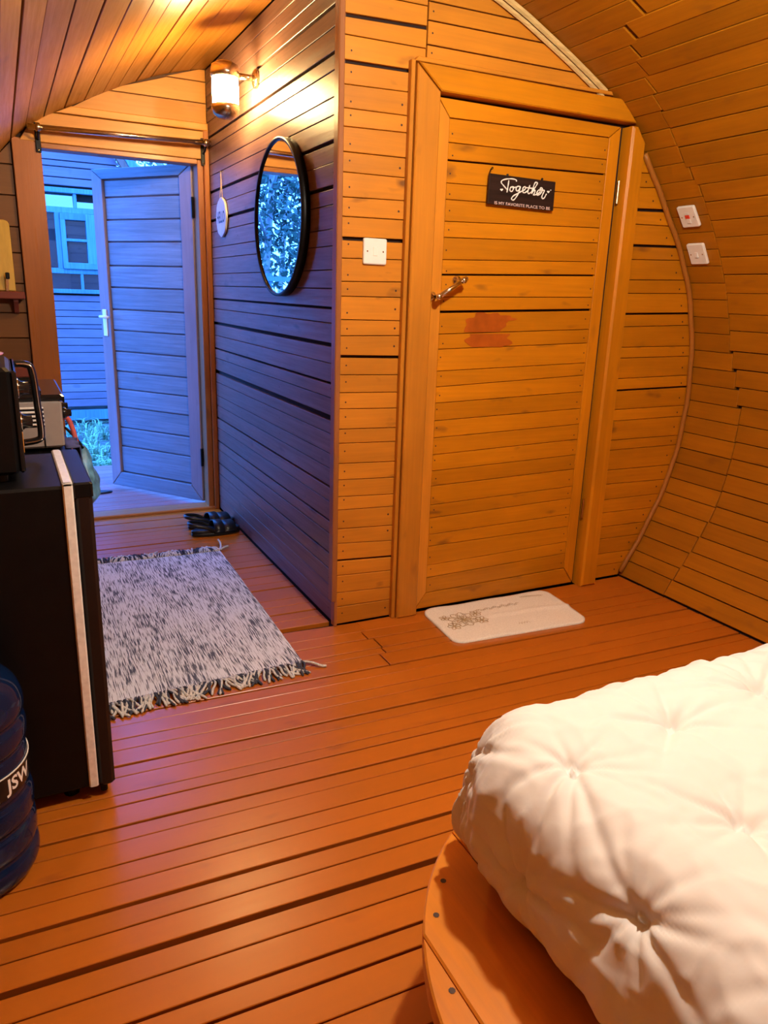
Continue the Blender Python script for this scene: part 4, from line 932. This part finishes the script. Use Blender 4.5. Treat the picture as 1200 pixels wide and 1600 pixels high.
# ------------------------------------------------------------------ bed platform, mattress, duvet
PZ = .30; PX0, PX1, PY1, PY0, PR = -.597, 1.33, -1.365, -3.45, .485
bd = tag(empty('bed_platform', (.35, -2.4, 0)), 'low orange plank bed platform with a rounded corner', 'bed')
def pyf(x):
    cx = PX0+PR
    return PY1 if x >= cx else (PY1-PR)+math.sqrt(max(0, PR*PR-(cx-x)**2))
gx = [PX0+.0005, -.541, -.386]; 
while gx[-1] < PX1-.2: gx.append(gx[-1]+.155)
gx.append(PX1)
for i, (a, b) in enumerate(zip(gx[:-1], gx[1:])):
    a2, b2 = a+(.0012 if i else 0), b-.0012; n = 12 if a < -.1 else 1
    far = [(a2+(b2-a2)*(k/n)**(2 if i == 0 else 1), 0) for k in range(n+1)]
    prism('plank', [(x, pyf(x), PZ) for x, _ in far]+[(b2, PY0, PZ), (a2, PY0, PZ)], (0, 0, 1), .032, M['plat'], bd, .003)
sk = []
for k in range(25):
    a = math.pi/2*k/24; r = PR-.05; sk.append((PX0+PR-r*math.cos(a), PY1-PR+r*math.sin(a)))
sk = [(PX0+.05, PY0)]+sk+[(PX1-.03, PY1-.05)]
for k in range(len(sk)-1):
    (x0, y0), (x1, y1) = sk[k], sk[k+1]
    if math.hypot(x1-x0, y1-y0) < .3: continue
v = [(x, y, z) for x, y in sk for z in (0.0, PZ-.034)]
mesh('skirt', v, [(i*2, i*2+2, i*2+3, i*2+1) for i in range(len(sk)-1)], M['plat_side'], bd).modifiers.new('s', 'SOLIDIFY').thickness = .02
pn = G()
for x, y in ((-.505, -1.60), (-.46, -1.545), (-.55, -1.72), (-.36, -1.60), (-.565, -1.80), (-.40, -1.86)):
    pn.add([(x+.005*math.cos(a), y+.005*math.sin(a), PZ+.0006) for a in [k*math.pi/4 for k in range(8)]], [tuple(range(8))])
tag(pn.go('nail_heads', M['nail'], bd), kind='stuff')
mt = tag(G().rbox((-.36, -3.35, PZ+.001), (1.05, -1.56, PZ+.19), .05).go('mattress', M['mattress'], None), 'thick mattress under the white duvet', 'mattress')

DX0, DY0, DTOP, RCN, RE = -.440, -1.465, .572, .15, .115
HEM = DTOP-PZ-.012
SMAX = RE*math.pi/2+(HEM-RE)
def axis(lo, hi, fine_hi, st, coarse):
    out = [lo]
    while out[-1] < hi: out.append(out[-1]+(st if out[-1] < fine_hi else coarse))
    return out
ext_ = (RCN-RE)+SMAX-RCN
ux = axis(DX0-ext_, 1.15, .42, .0045, .03); uy = axis(0, 1.9+ext_, .75+ext_, .0045, .03)
NODE0 = Vector((-.118, -1.659)); LA = Vector((.215, .016)); LB = Vector((-.112, -.212))
nodes = [(NODE0+LA*i+LB*j) for i in range(-6, 9) for j in range(-5, 9)]
nodes = [n + Vector((random.uniform(-.012, .012), random.uniform(-.012, .012))) for n in nodes]
cell = {}
for k, n in enumerate(nodes):
    for ix in range(-1, 2):
        for iy in range(-1, 2): cell.setdefault((int(n.x//.2)+ix, int(n.y//.2)+iy), []).append(k)
rays = {}
for k in range(len(nodes)):
    R_ = random.Random(k); a0 = R_.uniform(0, 6.28); n_ = R_.randint(9, 12)
    rays[k] = [(a0+2*math.pi*j/n_+R_.uniform(-.2, .2), R_.uniform(.4, 1.2), R_.uniform(.05, .15)) for j in range(n_)]
def puff(x, y):
    h = 0; rmin = 9
    for k in cell.get((int(x//.2), int(y//.2)), []):
        n = nodes[k]; dx, dy_ = x-n.x, y-n.y; r = math.hypot(dx, dy_)
        if r > .2: continue
        rmin = min(rmin, r); a = math.atan2(dy_, dx); q = 0
        for ar, am, ln in rays[k]:
            d = (a-ar+math.pi) % (2*math.pi)-math.pi
            if abs(d) > 1.2: continue
            w = .006+.034*r
            q += am*math.exp(-(r*math.sin(d)/w)**2)*math.exp(-(r/ln)**1.5)
        h -= .0100*q*min(1, r/.010)
        h += .003*math.exp(-(r/.007)**2)-.007*math.exp(-(r/.018)**2)-.004*math.exp(-(r/.06)**2)
    h += .008*min(1, rmin/.11)
    wv = Vector((x*6+.6*noise.noise(Vector((x*5, y*5, 3))), y*6, 1))
    h += .002*noise.noise(wv)
    rd = 1-abs(noise.noise(Vector((x*11+y*4, y*9-x*3, 5))))*2.2
    h += .0030*max(0, rd)**2
    rd = 1-abs(noise.noise(Vector((x*19-y*8, y*15+x*6, 9))))*2.4
    h += .0018*max(0, rd)**2
    return h
pos = []; PXc, PYc = DX0+RCN, DY0-RCN
for yy in uy:
    cy = DY0+ext_-yy
    for cx in ux:
        qx, qy = max(cx, PXc), min(cy, PYc); dx, dy_ = cx-qx, cy-qy; d = math.hypot(dx, dy_); h = puff(cx, cy)
        if d < 1e-9: pos.append(Vector((cx, cy, DTOP+h))); continue
        ex, ey = dx/d, dy_/d; s = min(d-(RCN-RE), SMAX)
        ang = math.atan2(ey, -ex)   # 0 = left side, pi/2 = far side
        corner = math.sin(2*ang)**2 if ex < 0 and ey > 0 else 0
        if s <= 0: pos.append(Vector((cx, cy, DTOP+h))); continue
        if s < RE*math.pi/2:
            t = s/RE; hz, dr = (RCN-RE)+RE*math.sin(t), RE*(1-math.cos(t)); n = (math.sin(t), math.cos(t))
        else:
            w = s-RE*math.pi/2; hz, dr = RCN+.012*math.sin(min(1, w/(HEM-RE))*math.pi)-.05*(w/(HEM-RE))**2, RE+w; n = (1, 0)
        along = cy if ex < -.5 else cx
        dep = max(0, s)/SMAX
        fold = (.014*math.sin(ang*15+2*noise.noise(Vector((ang*3, dep*2, 0))))*dep*corner
                + .012*dep*noise.noise(Vector((cx*9*(ey*ey), cy*14*(ex*ex), dep*1.2+3))))
        hh = h+fold
        hemlift = .018*dep*dep*(noise.noise(Vector((cx*5, cy*5, 20)))+.2) if s > SMAX*.6 else 0
        pos.append(Vector((qx+ex*(hz+n[0]*hh), qy+ey*(hz+n[0]*hh), DTOP-dr+n[1]*hh+max(0, hemlift))))
nxn, nyn = len(ux), len(uy)
faces = [(j*nxn+i, j*nxn+i+1, (j+1)*nxn+i+1, (j+1)*nxn+i) for j in range(nyn-1) for i in range(nxn-1)]
faces = [q[::-1] for q in faces]
dv = mesh('duvet', pos, faces, M['duvet'], None, True)
tag(dv, 'white pintuck duvet draped over the bed', 'duvet')

# ------------------------------------------------------------------ rear wall of the room
n = len(FULL); rv = [(x, YB-.002, z) for x, z in FULL]+[(x, YB-.06, z) for x, z in FULL]
tag(mesh('wall_rear', rv, [tuple(range(n))[::-1], tuple(range(n, 2*n))]+[(i, (i+1) % n, n+(i+1) % n, n+i) for i in range(n)], M['door_x']), 'orange wall at the far end of the bed, outside the picture', 'wall', kind='structure')
bpy.context.view_layer.update()
